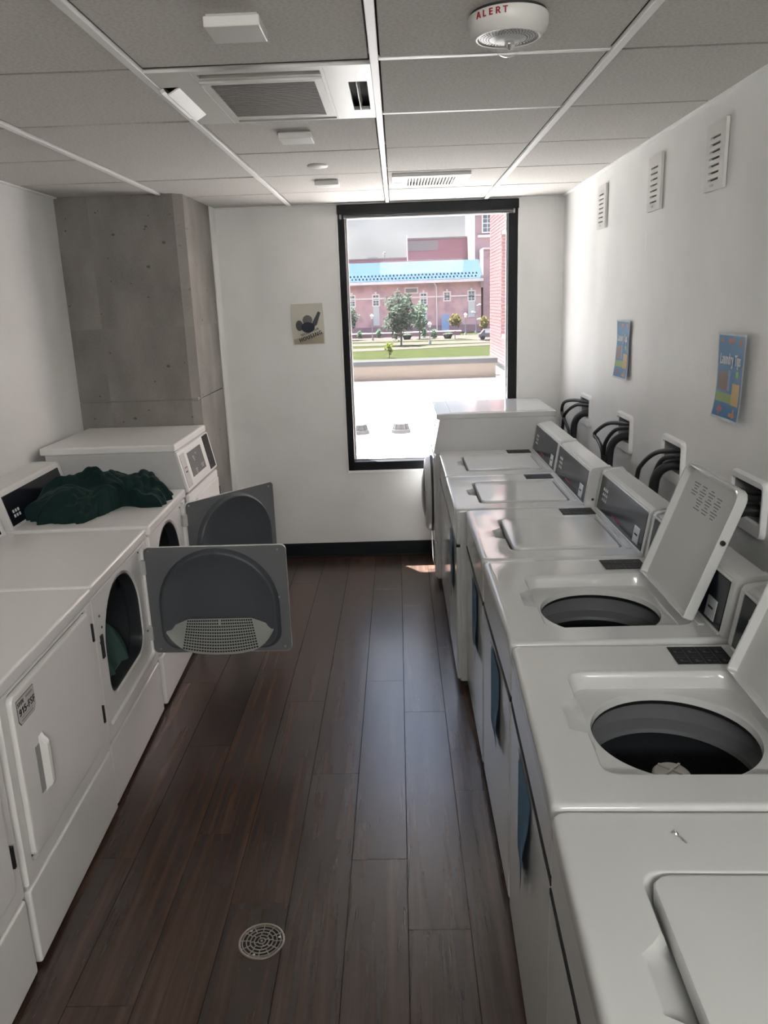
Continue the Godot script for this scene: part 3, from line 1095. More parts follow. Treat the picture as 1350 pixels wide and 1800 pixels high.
func make_dryer(opened: bool, full_console := true) -> Node3D:
	var W := 0.685
	var o := thing("dryer", "white clothes dryer", "dryer", Vector3.ZERO, 0.0, "dryers along the left wall")
	var st := mb()
	for z in [0.004, W - 0.012]:
		rbox(st, Vector3(-0.372, 0.413, z + 0.004), Vector3(0.72, 0.766, 0.008), 0.003)
	rbox(st, Vector3(-0.731, 0.413, W / 2), Vector3(0.008, 0.766, W - 0.02), 0.002)
	rbox(st, Vector3(-0.372, 0.034, W / 2), Vector3(0.72, 0.008, W - 0.02), 0.002)
	part("cabinet", st, mats.enamel_side, o)
	st = mb()
	rbox(st, Vector3(-0.36, 0.016, W / 2), Vector3(0.60, 0.032, W - 0.06), 0.004)
	part("plinth", st, mats.gasket, o)
	st = mb()
	rbox(st, Vector3(-0.365, 0.8175, W / 2), Vector3(0.745, 0.044, W - 0.001), 0.010)
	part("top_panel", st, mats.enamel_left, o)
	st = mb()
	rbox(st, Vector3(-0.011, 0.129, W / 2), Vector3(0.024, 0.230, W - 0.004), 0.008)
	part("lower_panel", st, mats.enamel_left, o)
	# front with the recess for the door and the opening of the drum
	st = mb()
	var K := 10
	var S := 4
	var L := []
	L.append(lay(rr(0.002, W - 0.002, 0.252, 0.792, [0.008, 0.008, 0.008, 0.008], K, S), -0.022, "zy"))
	L.append(lay(rr(0.002, W - 0.002, 0.252, 0.792, [0.008, 0.008, 0.008, 0.008], K, S), -0.006, "zy"))
	L.append(lay(rr(0.006, W - 0.006, 0.256, 0.788, [0.008, 0.008, 0.008, 0.008], K, S), 0.0, "zy"))
	L.append(lay(rr(0.0445, 0.6445, 0.300, 0.7845, [0.02, 0.02, 0.02, 0.02], K, S), 0.0, "zy"))
	L.append(lay(rr(0.0465, 0.6425, 0.302, 0.7825, [0.02, 0.02, 0.02, 0.02], K, S), -0.012, "zy"))
	L.append(lay(dome(0.135, 0.565, 0.372, 0.762, 0.006), -0.0105, "zy"))
	L.append(lay(dome(0.135, 0.565, 0.372, 0.762, 0.0), -0.016, "zy"))
	L.append(lay(dome(0.135, 0.565, 0.372, 0.762, -0.004), -0.060, "zy"))
	rows(st, L, true, 0.75)
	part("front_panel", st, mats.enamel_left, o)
	var door := pivot("door", o, Vector3(0.004, 0.0, 0.052))
	st = mb()
	var dl := [0.022, 0.022, 0.022, 0.022]
	L = []
	var oz0 := 0.0
	var oz1 := 0.584
	L.append(lay(rr(oz0 + 0.10, oz1 - 0.10, 0.42, 0.68, dl, K, S), 0.0085, "zy"))
	L.append(lay(rr(oz0 + 0.008, oz1 - 0.008, 0.318, 0.768, dl, K, S), 0.0080, "zy"))
	L.append(lay(rr(oz0 + 0.002, oz1 - 0.002, 0.312, 0.774, dl, K, S), 0.0055, "zy"))
	L.append(lay(rr(oz0, oz1, 0.310, 0.776, dl, K, S), 0.0, "zy"))
	L.append(lay(rr(oz0, oz1, 0.310, 0.776, dl, K, S), -0.011, "zy"))
	rows(st, L, true, 0.75)
	cap(st, L[0])
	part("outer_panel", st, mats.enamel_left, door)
	if opened:
		# the inner face, which the open door shows
		st = mb()
		L = []
		L.append(lay(rr(oz0 + 0.0015, oz1 - 0.0015, 0.3115, 0.7745, dl, K, S), -0.0108, "zy"))
		L.append(lay(rr(oz0 + 0.003, oz1 - 0.003, 0.313, 0.773, dl, K, S), -0.0120, "zy"))
		L.append(lay(dome(0.055, 0.533, 0.338, 0.756, 0.012), -0.0120, "zy"))
		rows(st, L, true, 0.75)
		part("inner_panel", st, mats.door_inner, door)
		st = mb()
		L = []
		L.append(lay(dome(0.055, 0.533, 0.338, 0.756, 0.012), -0.0122, "zy"))
		L.append(lay(dome(0.055, 0.533, 0.338, 0.756, 0.004), -0.0300, "zy"))
		L.append(lay(dome(0.055, 0.533, 0.338, 0.756, -0.001), -0.0375, "zy"))
		L.append(lay(dome(0.055, 0.533, 0.338, 0.756, -0.007), -0.0385, "zy"))
		L.append(lay(dome(0.055, 0.533, 0.338, 0.756, -0.013), -0.0350, "zy"))
		L.append(lay(dome(0.055, 0.533, 0.338, 0.756, -0.060), -0.0160, "zy"))
		L.append(lay(dome(0.055, 0.533, 0.338, 0.756, -0.12), -0.0135, "zy"))
		rows(st, L, true, 0.6)
		cap(st, L[L.size() - 1], true)
		part("liner", st, mats.door_pan, door)
		for y in [0.40, 0.69]:
			st = mb()
			rbox(st, Vector3(-0.004, y, -0.008), Vector3(0.022, 0.06, 0.026), 0.003)
			part("hinge", st, mats.light_grey, door)
		for q in [[0.02, 0.76], [0.55, 0.755], [0.555, 0.33], [0.03, 0.33], [0.545, 0.55]]:
			st = mb()
			lathe(st, [[0.0, 0.0025], [0.004, 0.002], [0.0055, 0.0]], Transform3D(Basis(Vector3.BACK, PI / 2), Vector3(-0.0118, q[1], q[0])), 10)
			part("screw", st, mats.screw_metal, door)
		# drum seen through the opening
		var dm := pivot("drum", o, Vector3(0, 0.545, 0.350))
		st = mb()
		lathe(st, [[0.20, 0.055], [0.285, 0.075], [0.285, 0.56], [0.27, 0.575], [0.0, 0.58]], Transform3D(Basis(Vector3.BACK, PI / 2), Vector3.ZERO), 40)
		part("drum_wall", st, mats.steel_drum, dm)
		for k in 3:
			st = mb()
			var an := 0.9 + TAU * k / 3.0
			var tt := Transform3D(Basis(Vector3.RIGHT, an), Vector3(-0.32, 0, 0))
			var pr := PackedVector2Array([Vector2(-0.035, 0.287), Vector2(-0.012, 0.235), Vector2(0.012, 0.235), Vector2(0.035, 0.287)])
			prism(st, pr, -0.22, 0.22, tt * Transform3D(Basis(Vector3.UP, PI / 2), Vector3.ZERO))
			part("baffle", st, mats.steel_drum, dm)
		st = mb()
		L = []
		L.append(lay(dome(0.135, 0.565, 0.372, 0.762, 0.001), -0.017, "zy"))
		L.append(lay(dome(0.135, 0.565, 0.372, 0.762, -0.006), -0.0135, "zy"))
		L.append(lay(dome(0.135, 0.565, 0.372, 0.762, -0.011), -0.020, "zy"))
		L.append(lay(dome(0.135, 0.565, 0.372, 0.762, -0.011), -0.062, "zy"))
		rows(st, L, true, 0.6)
		part("opening_ring", st, mats.steel_drum, o)
		st = mb()
		rbox(st, Vector3(-0.045, 0.376, 0.35), Vector3(0.05, 0.012, 0.33), 0.004)
		part("lint_slot", st, mats.mid_grey, o)
		for q in [[0.645, 0.62], [0.60, 0.70], [0.59, 0.655], [0.09, 0.765], [0.08, 0.42]]:
			st = mb()
			lathe(st, [[0.0, 0.002], [0.004, 0.0015], [0.005, 0.0]], Transform3D(Basis(Vector3.BACK, -PI / 2), Vector3(-0.009 if q[0] < 0.63 else 0.0, q[1], q[0])), 8)
			part("screw", st, mats.gasket, o)
		st = mb()
		rbox(st, Vector3(-0.008, 0.59, 0.606), Vector3(0.006, 0.085, 0.020), 0.001)
		part("latch_plate", st, mats.gasket, o)
	else:
		st = mb()
		handle(st, Vector3(0.0085, 0.525, 0.474))
		part("handle", st, mats.enamel_left, door)
		handle_shade_strip(door, Vector3(0.0085, 0.525, 0.474))
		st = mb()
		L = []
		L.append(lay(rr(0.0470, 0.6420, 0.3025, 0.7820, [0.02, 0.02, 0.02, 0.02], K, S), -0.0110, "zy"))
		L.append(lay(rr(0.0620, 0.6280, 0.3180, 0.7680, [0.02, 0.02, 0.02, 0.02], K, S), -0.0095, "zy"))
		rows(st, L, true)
		part("door_gap_shade", st, mats.gasket, o)  # dark ring painted in for the shaded gap round the closed door
		for y in [0.405, 0.700]:
			st = mb()
			rbox(st, Vector3(0.003, y, -0.006), Vector3(0.014, 0.062, 0.010), 0.001)
			part("hinge", st, mats.rubber, door)
	# console at the wall side
	if full_console:
		var con := pivot("console", o, Vector3.ZERO)
		st = mb()
		var poly := PackedVector2Array([Vector2(-0.566, 0.838), Vector2(-0.605, 0.992), Vector2(-0.612, 1.000), Vector2(-0.738, 1.000), Vector2(-0.742, 0.99), Vector2(-0.742, 0.70), Vector2(-0.738, 0.70), Vector2(-0.738, 0.838)])
		prism(st, poly, 0.014, W - 0.014)
		part("housing", st, mats.enamel_left, con)
		var wide := PackedVector2Array()
		for p in poly:
			wide.append(Vector2(p.x + 0.004 if p.x > -0.7 else p.x, p.y + (0.003 if p.y > 0.9 else 0.0)))
		for z in [0.003, W - 0.025]:
			st = mb()
			prism(st, wide, z, z + 0.022)
			part("end_cap", st, mats.enamel_left, con)
		var face := Transform3D(Basis(Vector3.BACK, atan2(0.039, 0.154)), Vector3(-0.5855, 0.915, W / 2))
		st = mb()
		rbox(st, Vector3(0.001, -0.002, 0), Vector3(0.006, 0.132, W - 0.07), 0.002, face)
		part("control_panel", st, mats.black_panel, con)
		st = mb()
		for r in 2:
			for c in 3:
				rbox(st, Vector3(0.0042, -0.012 - r * 0.020, 0.265 - c * 0.024), Vector3(0.0008, 0.013, 0.015), 0.0003, face)
		part("button_legend", st, mats.legend_white, con)
		st = mb()
		rbox(st, Vector3(0.0045, -0.046, -0.05), Vector3(0.0008, 0.008, 0.12), 0.0003, face)
		part("red_lettering", st, mats.legend_red, con)
		st = mb()
		rbox(st, Vector3(0.004, -0.03, -0.235), Vector3(0.004, 0.058, 0.062), 0.002, face)
		part("card_reader", st, mats.plate_metal, con)
	return o

func handle(st: SurfaceTool, c: Vector3) -> void:
	# an upright grip with sloped ends; its near side is undercut for the fingers
	var prof := [Vector2(-0.030, 0.0), Vector2(-0.022, 0.016), Vector2(-0.014, 0.022), Vector2(-0.004, 0.023), Vector2(0.003, 0.021), Vector2(0.005, 0.016), Vector2(0.003, 0.004), Vector2(0.004, 0.0)]
	var rs := []
	for q in [[-0.084, 0.0], [-0.076, 0.3], [-0.064, 0.92], [-0.056, 1.0], [0.0, 1.0], [0.056, 1.0], [0.064, 0.92], [0.076, 0.3], [0.084, 0.0]]:
		var line := PackedVector3Array()
		for p in prof:
			line.append(Vector3(c.x + p.y * q[1] + 0.0006, c.y + q[0], c.z + p.x))
		rs.append(line)
	rows(st, rs, false, 0.8)

func handle_shade_strip(door: Node3D, c: Vector3) -> void:  # flat grey strip, stands in for the shaded hollow beside the grip
	var st := mb()
	rbox(st, Vector3(c.x + 0.0006, c.y - 0.004, c.z + 0.017), Vector3(0.002, 0.140, 0.026), 0.0008)
	part("handle_shade_strip", st, mats.mid_grey, door)

func add_lint_screen(door: Node3D) -> void:
	var sc := pivot("lint_screen", door, Vector3.ZERO)
	var st := mb()
	# a shelf shaped tray along the lower edge of the liner
	var z0 := 0.070
	var z1 := 0.516
	var rs := []
	var n := 24
	for j in 5:
		var line := PackedVector3Array()
		for i in n + 1:
			var u := float(i) / n
			var hi := 0.438 + 0.038 * minf(1.0, minf(u, 1.0 - u) / 0.2)
			var lo := 0.340 - 0.026 * (1.0 - pow(2.0 * u - 1.0, 2.0))
			lo = lo + 0.075 * pow(absf(2.0 * u - 1.0), 5.0)
			var y := lerpf(lo, hi - 0.012, j / 4.0)
			line.append(Vector3(-0.046 + 0.026 * (j / 4.0), y, lerpf(z0, z1, u)))
		rs.append(line)
	rows(st, rs, false, 0.3)
	part("screen_frame", st, mats.lint_plastic, sc)
	st = mb()
	var cols := 29
	var lines := 11
	for i in cols:
		for j in lines:
			if j >= lines - 2 and absi(i - cols / 2) <= 0:
				continue
			var u := (i + 0.5) / cols
			var w := (j + 0.5) / lines
			var wid := lerpf(0.320, 0.270, w)
			var zc := 0.291 + (u - 0.5) * wid
			var lo := 0.342 - 0.022 * (1.0 - pow(2.0 * u - 1.0, 2.0)) 
			var y := lerpf(lo, 0.462, w)
			var uu := (zc - z0) / (z1 - z0)
			var hi := 0.438 + 0.038 * minf(1.0, minf(uu, 1.0 - uu) / 0.2) - 0.012
			var lo2 := 0.340 - 0.026 * (1.0 - pow(2.0 * uu - 1.0, 2.0)) + 0.075 * pow(absf(2.0 * uu - 1.0), 5.0)
			var f := clampf((y - lo2) / (hi - lo2), 0.0, 1.0)
			var x := -0.046 + 0.026 * f - 0.0012
			var hw := wid / cols * 0.36
			var hh := 0.0036
			quad(st, Vector3(x, y - hh, zc - hw), Vector3(x, y - hh, zc + hw), Vector3(x, y + hh, zc + hw), Vector3(x, y + hh, zc - hw))
	tag(part("mesh_opening", st, mats.lint_dark, sc), "", "", "", "stuff")

func build_dryers() -> void:
	var op := make_dryer(true)
	op.position = Vector3(-1.052, 0, 1.418)
	op.rotation.y = 0.038
	op.set_meta("label", "white dryer with dark green cloth heaped on its top and its door open")
	var op2 := again(op, Vector3(-1.028, 0, 2.141), 0.042, "white dryer with an open door showing its lint screen and green cloth inside")
	op.get_node("door").rotation.y = deg_to_rad(138.8)
	op2.get_node("door").rotation.y = deg_to_rad(87.1)
	add_lint_screen(op2.get_node("door"))
	var cl := make_dryer(false)
	cl.position = Vector3(-0.993, 0, 2.838)
	cl.rotation.y = 0.038
	cl.set_meta("label", "white dryer with a closed door, scoop handle and small printed sticker")
	again(cl, Vector3(-0.966, 0, 3.545), 0.036, "closed white dryer only partly in view, nearest the camera")
	var st := mb()
	# sticker on the closed door
	var sk := pivot("sticker", cl, Vector3(0.0127, 0.722, 0.565))
	var poly := PackedVector2Array([Vector2(-0.05, 0.034), Vector2(0.05, 0.034), Vector2(0.05, -0.022), Vector2(0.040, -0.034), Vector2(-0.040, -0.034), Vector2(-0.05, -0.022)])
	var side := Transform3D(Basis(Vector3.UP, PI / 2), Vector3.ZERO)
	var big := PackedVector2Array()
	for p in poly:
		big.append(p * 1.05)
	prism(st, big, -0.0004, 0.0, side)
	part("sticker_border", st, mats.ink, sk)
	st = mb()
	prism(st, poly, -0.0002, 0.0006, side)
	part("sticker_paper", st, mats.sticker_paper, sk)
	lettering("sticker_lettering", "915-FSF", 0.020, side * Transform3D(Basis.IDENTITY, Vector3(0.004, -0.002, 0.0008)), mats.ink, sk, true)
	lettering("sticker_lettering", "SPIN", 0.012, side * Transform3D(Basis.IDENTITY, Vector3(-0.03, 0.022, 0.0008)), mats.ink, sk, true)
	st = mb()
	rbox(st, Vector3(0.022, 0.024, 0.0008), Vector3(0.040, 0.006, 0.0006), 0.0002, side)
	rbox(st, Vector3(0.0, -0.018, 0.0008), Vector3(0.07, 0.002, 0.0006), 0.0002, side)
	rbox(st, Vector3(0.0, -0.026, 0.0008), Vector3(0.07, 0.004, 0.0006), 0.0002, side)
	part("sticker_print", st, mats.mid_grey, sk)
	# front control dryer beside the column
	var o := thing("front_control_dryer", "tall white dryer with front controls standing against the concrete column", "dryer", Vector3(-1.035, 0, 0.752))
	var W := 0.655
	st = mb()
	rbox(st, Vector3(-0.37, 0.42, W / 2), Vector3(0.69, 0.77, W - 0.004), 0.012)
	part("cabinet", st, mats.enamel_side, o)
	st = mb()
	rbox(st, Vector3(-0.36, 0.02, W / 2), Vector3(0.58, 0.04, W - 0.08), 0.004)
	part("plinth", st, mats.gasket, o)
	st = mb()
	rbox(st, Vector3(-0.009, 0.53, W / 2), Vector3(0.022, 0.545, W - 0.004), 0.010)
	part("front_panel", st, mats.enamel_left, o)
	st = mb()
	rbox(st, Vector3(-0.009, 0.143, W / 2), Vector3(0.022, 0.215, W - 0.004), 0.010)
	part("lower_panel", st, mats.enamel_left, o)
	var dd := pivot("door", o, Vector3(0.0, 0.0, 0.03))
	st = mb()
	rbox(st, Vector3(0.006, 0.53, 0.295), Vector3(0.016, 0.47, 0.57), 0.006)
	part("outer_panel", st, mats.enamel_left, dd)
	st = mb()
	rbox(st, Vector3(0.012, 0.675, -0.004), Vector3(0.006, 0.060, 0.012), 0.002)
	part("hinge", st, mats.rubber, dd)
	st = mb()
	handle(st, Vector3(0.013, 0.525, 0.52))
	part("handle", st, mats.enamel_left, dd)
	st = mb()
	rbox(st, Vector3(0.0145, 0.735, 0.525), Vector3(0.001, 0.05, 0.045), 0.0004)
	part("sticker", st, mats.sticker_paper, dd)
	var con := pivot("console", o, Vector3.ZERO)
	st = mb()
	prism(st, PackedVector2Array([Vector2(-0.002, 0.812), Vector2(-0.046, 1.022), Vector2(-0.70, 1.022), Vector2(-0.70, 0.812)]), 0.002, W - 0.004)
	part("housing", st, mats.enamel_side, con)
	var sl := Transform3D(Basis(Vector3.BACK, atan2(0.044, 0.210)), Vector3(-0.024, 0.917, W / 2))
	st = mb()
	rbox(st, Vector3(0.0, 0, 0), Vector3(0.014, 0.206, W - 0.006), 0.004, sl)
	part("fascia", st, mats.enamel_left, con)
	st = mb()
	rbox(st, Vector3(0.0075, -0.002, 0.262), Vector3(0.003, 0.172, 0.082), 0.001, sl)
	part("card_panel", st, mats.light_grey, con)
	st = mb()
	rbox(st, Vector3(0.0095, -0.010, 0.262), Vector3(0.003, 0.007, 0.030), 0.001, sl)
	part("card_slot", st, mats.rubber, con)
	st = mb()
	rbox(st, Vector3(0.0095, 0.012, 0.258), Vector3(0.001, 0.006, 0.045), 0.0004, sl)
	part("red_lettering", st, mats.legend_red, con)
	st = mb()
	rbox(st, Vector3(0.0075, 0.006, 0.035), Vector3(0.003, 0.128, 0.275), 0.001, sl)
	part("display", st, mats.grey_panel, con)
	st = mb()
	lathe(st, [[0.0, 0.003], [0.008, 0.002], [0.009, 0.0]], sl * Transform3D(Basis(Vector3.BACK, -PI / 2), Vector3(0.009, 0.045, 0.03)), 14)
	part("sensor_window", st, mats.chrome, con)
	st = mb()
	for k in 3:
		rbox(st, Vector3(0.0093, 0.036 - 0.010 * k, 0.085 - 0.004 * k), Vector3(0.001, 0.005, 0.022 - 0.004 * k), 0.0003, sl)
		rbox(st, Vector3(0.0093, -0.030 - 0.010 * k, 0.085), Vector3(0.001, 0.004, 0.040 - 0.010 * k), 0.0003, sl)
		rbox(st, Vector3(0.0093, -0.026 - 0.008 * k, -0.045), Vector3(0.001, 0.003, 0.060 - 0.012 * k), 0.0003, sl)
	part("display_print", st, mats.legend_white, con)
	st = mb()
	rbox(st, Vector3(0.0075, 0.004, -0.238), Vector3(0.003, 0.190, 0.120), 0.001, sl)
	part("instruction_decal", st, mats.decal_dark, con)
	st = mb()
	for r in 6:
		for c in 2:
			rbox(st, Vector3(0.0093, 0.080 - 0.031 * r, -0.212 - 0.055 * c), Vector3(0.001, 0.004, 0.034), 0.0003, sl)
			rbox(st, Vector3(0.0093, 0.071 - 0.031 * r, -0.207 - 0.055 * c), Vector3(0.001, 0.008, 0.012 + 0.006 * ((r + c) % 2)), 0.0003, sl)
	part("decal_print", st, mats.decal_line, con)
	st = mb()
	rbox(st, Vector3(-0.385, 1.041, W / 2), Vector3(0.68, 0.040, W + 0.004), 0.010)
	part("top_panel", st, mats.enamel_left, o)

# ------------------------------------------------------------------ things on the walls
func build_wall_things() -> void:
	# louvred covers high on the right wall
	var cv := thing("vent_cover", "louvred white cover high on the right wall, nearest the window", "vent cover", Vector3(WALL_R, 2.135, 0.985), 0.0, "louvred covers high on the wall")
	var st := mb()
	var holes := []
	for k in 7:
		var y := 0.058 - 0.0215 * k
		holes.append([-0.045, 0.040, y - 0.0036, y + 0.0036])
	holed(st, -0.080, 0.080, -0.104, 0.104, -0.013, -0.002, holes, on_zy)
	part("cover_plate", st, mats.device_white, cv)
	st = mb()
	rbox(st, Vector3(-0.002, -0.008, -0.002), Vector3(0.003, 0.16, 0.10), 0.001)
	part("dark_backing", st, mats.plenum_dark, cv)
	st = mb()
	rbox(st, Vector3(-0.0135, -0.088, -0.012), Vector3(0.001, 0.008, 0.028), 0.0004)
	part("embossed_mark", st, mats.light_grey, cv)
	again(cv, Vector3(WALL_R, 2.134, 1.832), 0.0, "louvred white cover on the right wall, middle of the three")
	again(cv, Vector3(WALL_R, 2.132, 2.458), 0.0, "louvred white cover on the right wall, farthest from the window")
	# posters
	poster("poster", "narrow blue laundry poster on the right wall, nearer the window", Vector3(WALL_R - 0.003, 1.455, 1.469), 0.222, 0.268, 3)
	poster("poster", "larger looking blue laundry poster with curled edges on the right wall, nearer the camera", Vector3(WALL_R - 0.004, 1.442, 2.712), 0.222, 0.272, 8)
	housing_poster()
	# recessed boxes with their hoses
	var zs := [0.765, 1.55, 2.222, 2.90]
	var where := ["nearest the window", "second from the window", "third from the window", "behind the raised lids, farthest from the window"]
	var hb: Node3D
	for i in 4:
		if i == 0:
			hb = hose_box(Vector3(WALL_R, 1.08, zs[0]))
			hb.set_meta("label", "white recessed hose box in the right wall, " + where[0])
		else:
			again(hb, Vector3(WALL_R, 1.08, zs[i]), 0.0, "white recessed hose box in the right wall, " + where[i])
	var box_names := ["hose box nearest the window", "second hose box from the window", "third hose box from the window", "hose box behind the raised lids"]
	var runs := [
		[Vector3(1.155, 1.118, 0.80), Vector3(1.11, 1.122, 0.77), Vector3(1.06, 1.118, 0.62), Vector3(1.035, 1.085, 0.46), Vector3(1.035, 1.02, 0.40), Vector3(1.035, 0.97, 0.52), Vector3(1.03, 0.92, 0.66), Vector3(1.03, 0.75, 0.70)],
		[Vector3(1.155, 1.108, 0.83), Vector3(1.11, 1.108, 0.80), Vector3(1.065, 1.095, 0.66), Vector3(1.04, 1.03, 0.50), Vector3(1.035, 0.96, 0.44), Vector3(1.03, 0.75, 0.42)],
		[Vector3(1.155, 1.118, 1.60), Vector3(1.11, 1.120, 1.57), Vector3(1.06, 1.10, 1.40), Vector3(1.04, 1.035, 1.24), Vector3(1.035, 1.01, 1.23), Vector3(1.035, 1.0, 1.30), Vector3(1.03, 0.95, 1.42), Vector3(1.03, 0.75, 1.45)],
		[Vector3(1.155, 1.108, 1.63), Vector3(1.11, 1.108, 1.60), Vector3(1.065, 1.085, 1.51), Vector3(1.04, 1.02, 1.44), Vector3(1.035, 0.95, 1.42), Vector3(1.03, 0.75, 1.42)],
		[Vector3(1.155, 1.118, 2.28), Vector3(1.11, 1.120, 2.25), Vector3(1.06, 1.095, 2.14), Vector3(1.035, 1.03, 2.04), Vector3(1.03, 0.96, 1.99), Vector3(1.03, 0.75, 1.96)],
		[Vector3(1.155, 1.108, 2.31), Vector3(1.11, 1.108, 2.28), Vector3(1.06, 1.085, 2.22), Vector3(1.04, 1.02, 2.185), Vector3(1.03, 0.95, 2.175), Vector3(1.03, 0.75, 2.17)],
		[Vector3(1.155, 1.118, 2.95), Vector3(1.11, 1.118, 2.92), Vector3(1.06, 1.10, 2.83), Vector3(1.035, 1.03, 2.75), Vector3(1.03, 0.95, 2.72), Vector3(1.03, 0.75, 2.70)],
		[Vector3(1.155, 1.108, 2.98), Vector3(1.11, 1.106, 2.95), Vector3(1.06, 1.085, 2.89), Vector3(1.04, 1.02, 2.855), Vector3(1.03, 0.95, 2.84), Vector3(1.03, 0.75, 2.84)],
	]
	for i in 8:
		st = mb()
		tube(st, smooth_path(runs[i], 7), 0.0095, 10)
		top("supply_hose", st, mats.hose, ["upper thin black supply hose looping out of the ", "lower thin black supply hose bending out of the "][i % 2] + box_names[i / 2], "hose", "water supply hoses")
	for i in 4:
		var z: float = zs[i]
		st = mb()
		tube(st, smooth_path([Vector3(1.165, 1.052, z + 0.055), Vector3(1.12, 1.062, z + 0.035), Vector3(1.075, 1.058, z + 0.01), Vector3(1.042, 1.02, z - 0.012), Vector3(1.033, 0.95, z - 0.02), Vector3(1.03, 0.75, z - 0.02)], 7), 0.0185, 14)
		top("drain_hose", st, mats.hose, "thick black drain hose hooked into the " + box_names[i], "hose", "washer drain hoses")

func poster(called: String, label: String, at: Vector3, w: float, h: float, sd: int) -> void:
	var o := thing(called, label, "poster", at, 0.0, "blue laundry posters")
	var surf := func(u: float, t: float, off: float) -> Vector3:
		# u runs towards the camera, t downwards
		var curl := 0.004 + 0.006 * (0.5 + 0.5 * sin(t * 5.2 + sd)) * (1.0 - u) + 0.010 * pow(u, 4.0) * (1.0 if sd > 5 else 0.4) + 0.010 * pow(t, 6.0)
		return Vector3(-curl - off, h * (0.5 - t), w * (u - 0.5) + 0.003 * sin(t * 5.0 + sd))
	var sheet := func(called2: String, u0: float, u1: float, t0: float, t1: float, off: float, m: Material) -> void:
		var rs := []
		for j in 11:
			var line := PackedVector3Array()
			for i in 7:
				line.append(surf.call(lerpf(u0, u1, i / 6.0), lerpf(t0, t1, j / 10.0), off))
			rs.append(line)
		var st := mb()
		rows(st, rs, false, 0.2)
		part(called2, st, m, o)
	sheet.call("paper", 0.0, 1.0, 0.0, 1.0, 0.0, flat("poster_edge", lin(0.55, 0.62, 0.66)))
	sheet.call("printed_field", 0.03, 0.96, 0.025, 0.97, 0.0006, flat("poster_blue", lin(0.012, 0.15, 0.34)))
	for q in [["printed_field", 0.08, 0.42, 0.44, 0.66, lin(0.16, 0.085, 0.06)], ["printed_field", 0.42, 0.50, 0.42, 0.66, lin(0.16, 0.28, 0.50)], ["printed_field", 0.60, 0.90, 0.56, 0.81, lin(0.52, 0.32, 0.06)], ["printed_field", 0.05, 0.60, 0.69, 0.80, lin(0.22, 0.34, 0.08)], ["printed_field", 0.70, 0.80, 0.42, 0.49, lin(0.16, 0.50, 0.10)], ["printed_field", 0.12, 0.20, 0.06, 0.10, lin(0.25, 0.14, 0.08)], ["printed_field", 0.36, 0.56, 0.055, 0.11, lin(0.40, 0.14, 0.16)], ["printed_field", 0.76, 0.84, 0.05, 0.13, lin(0.40, 0.18, 0.06)], ["printed_field", 0.16, 0.34, 0.86, 0.91, lin(0.42, 0.10, 0.18)], ["printed_field", 0.22, 0.28, 0.84, 0.95, lin(0.36, 0.10, 0.16)], ["printed_field", 0.60, 0.82, 0.90, 0.94, lin(0.50, 0.20, 0.08)], ["printed_field", 0.72, 0.78, 0.85, 0.95, lin(0.48, 0.22, 0.16)], ["printed_field", 0.16, 0.22, 0.48, 0.63, lin(0.08, 0.035, 0.03)], ["printed_field", 0.68, 0.73, 0.60, 0.76, lin(0.36, 0.20, 0.03)]]:
		sheet.call(q[0], q[1], q[2], q[3], q[4], 0.0012, flat("print_%d" % hash(q[5]), q[5]))
	# the title, letter by letter along the paper
	var words := "Laundry Tips"
	var wide := [0.062, 0.070, 0.072, 0.072, 0.074, 0.052, 0.068, 0.045, 0.066, 0.040, 0.072, 0.060]
	var u := 0.12
	for i in words.length():
		if words[i] != " ":
			var c: Vector3 = surf.call(u + wide[i] / 2.0, 0.30, 0.003)
			var b := Basis(Vector3.UP, -PI / 2)
			lettering("lettering", words[i], 0.036, Transform3D(b.scaled_local(Vector3(0.50, 0.92, 1.0)), c), flat("poster_white", lin(0.70, 0.74, 0.78)), o, true, 0.0008)
		u += wide[i]

func flat(called: String, c: Color) -> StandardMaterial3D:
	if mats.has(called):
		return mats[called]
	return mat(called, c, 0.55, 0.0, 0.4)

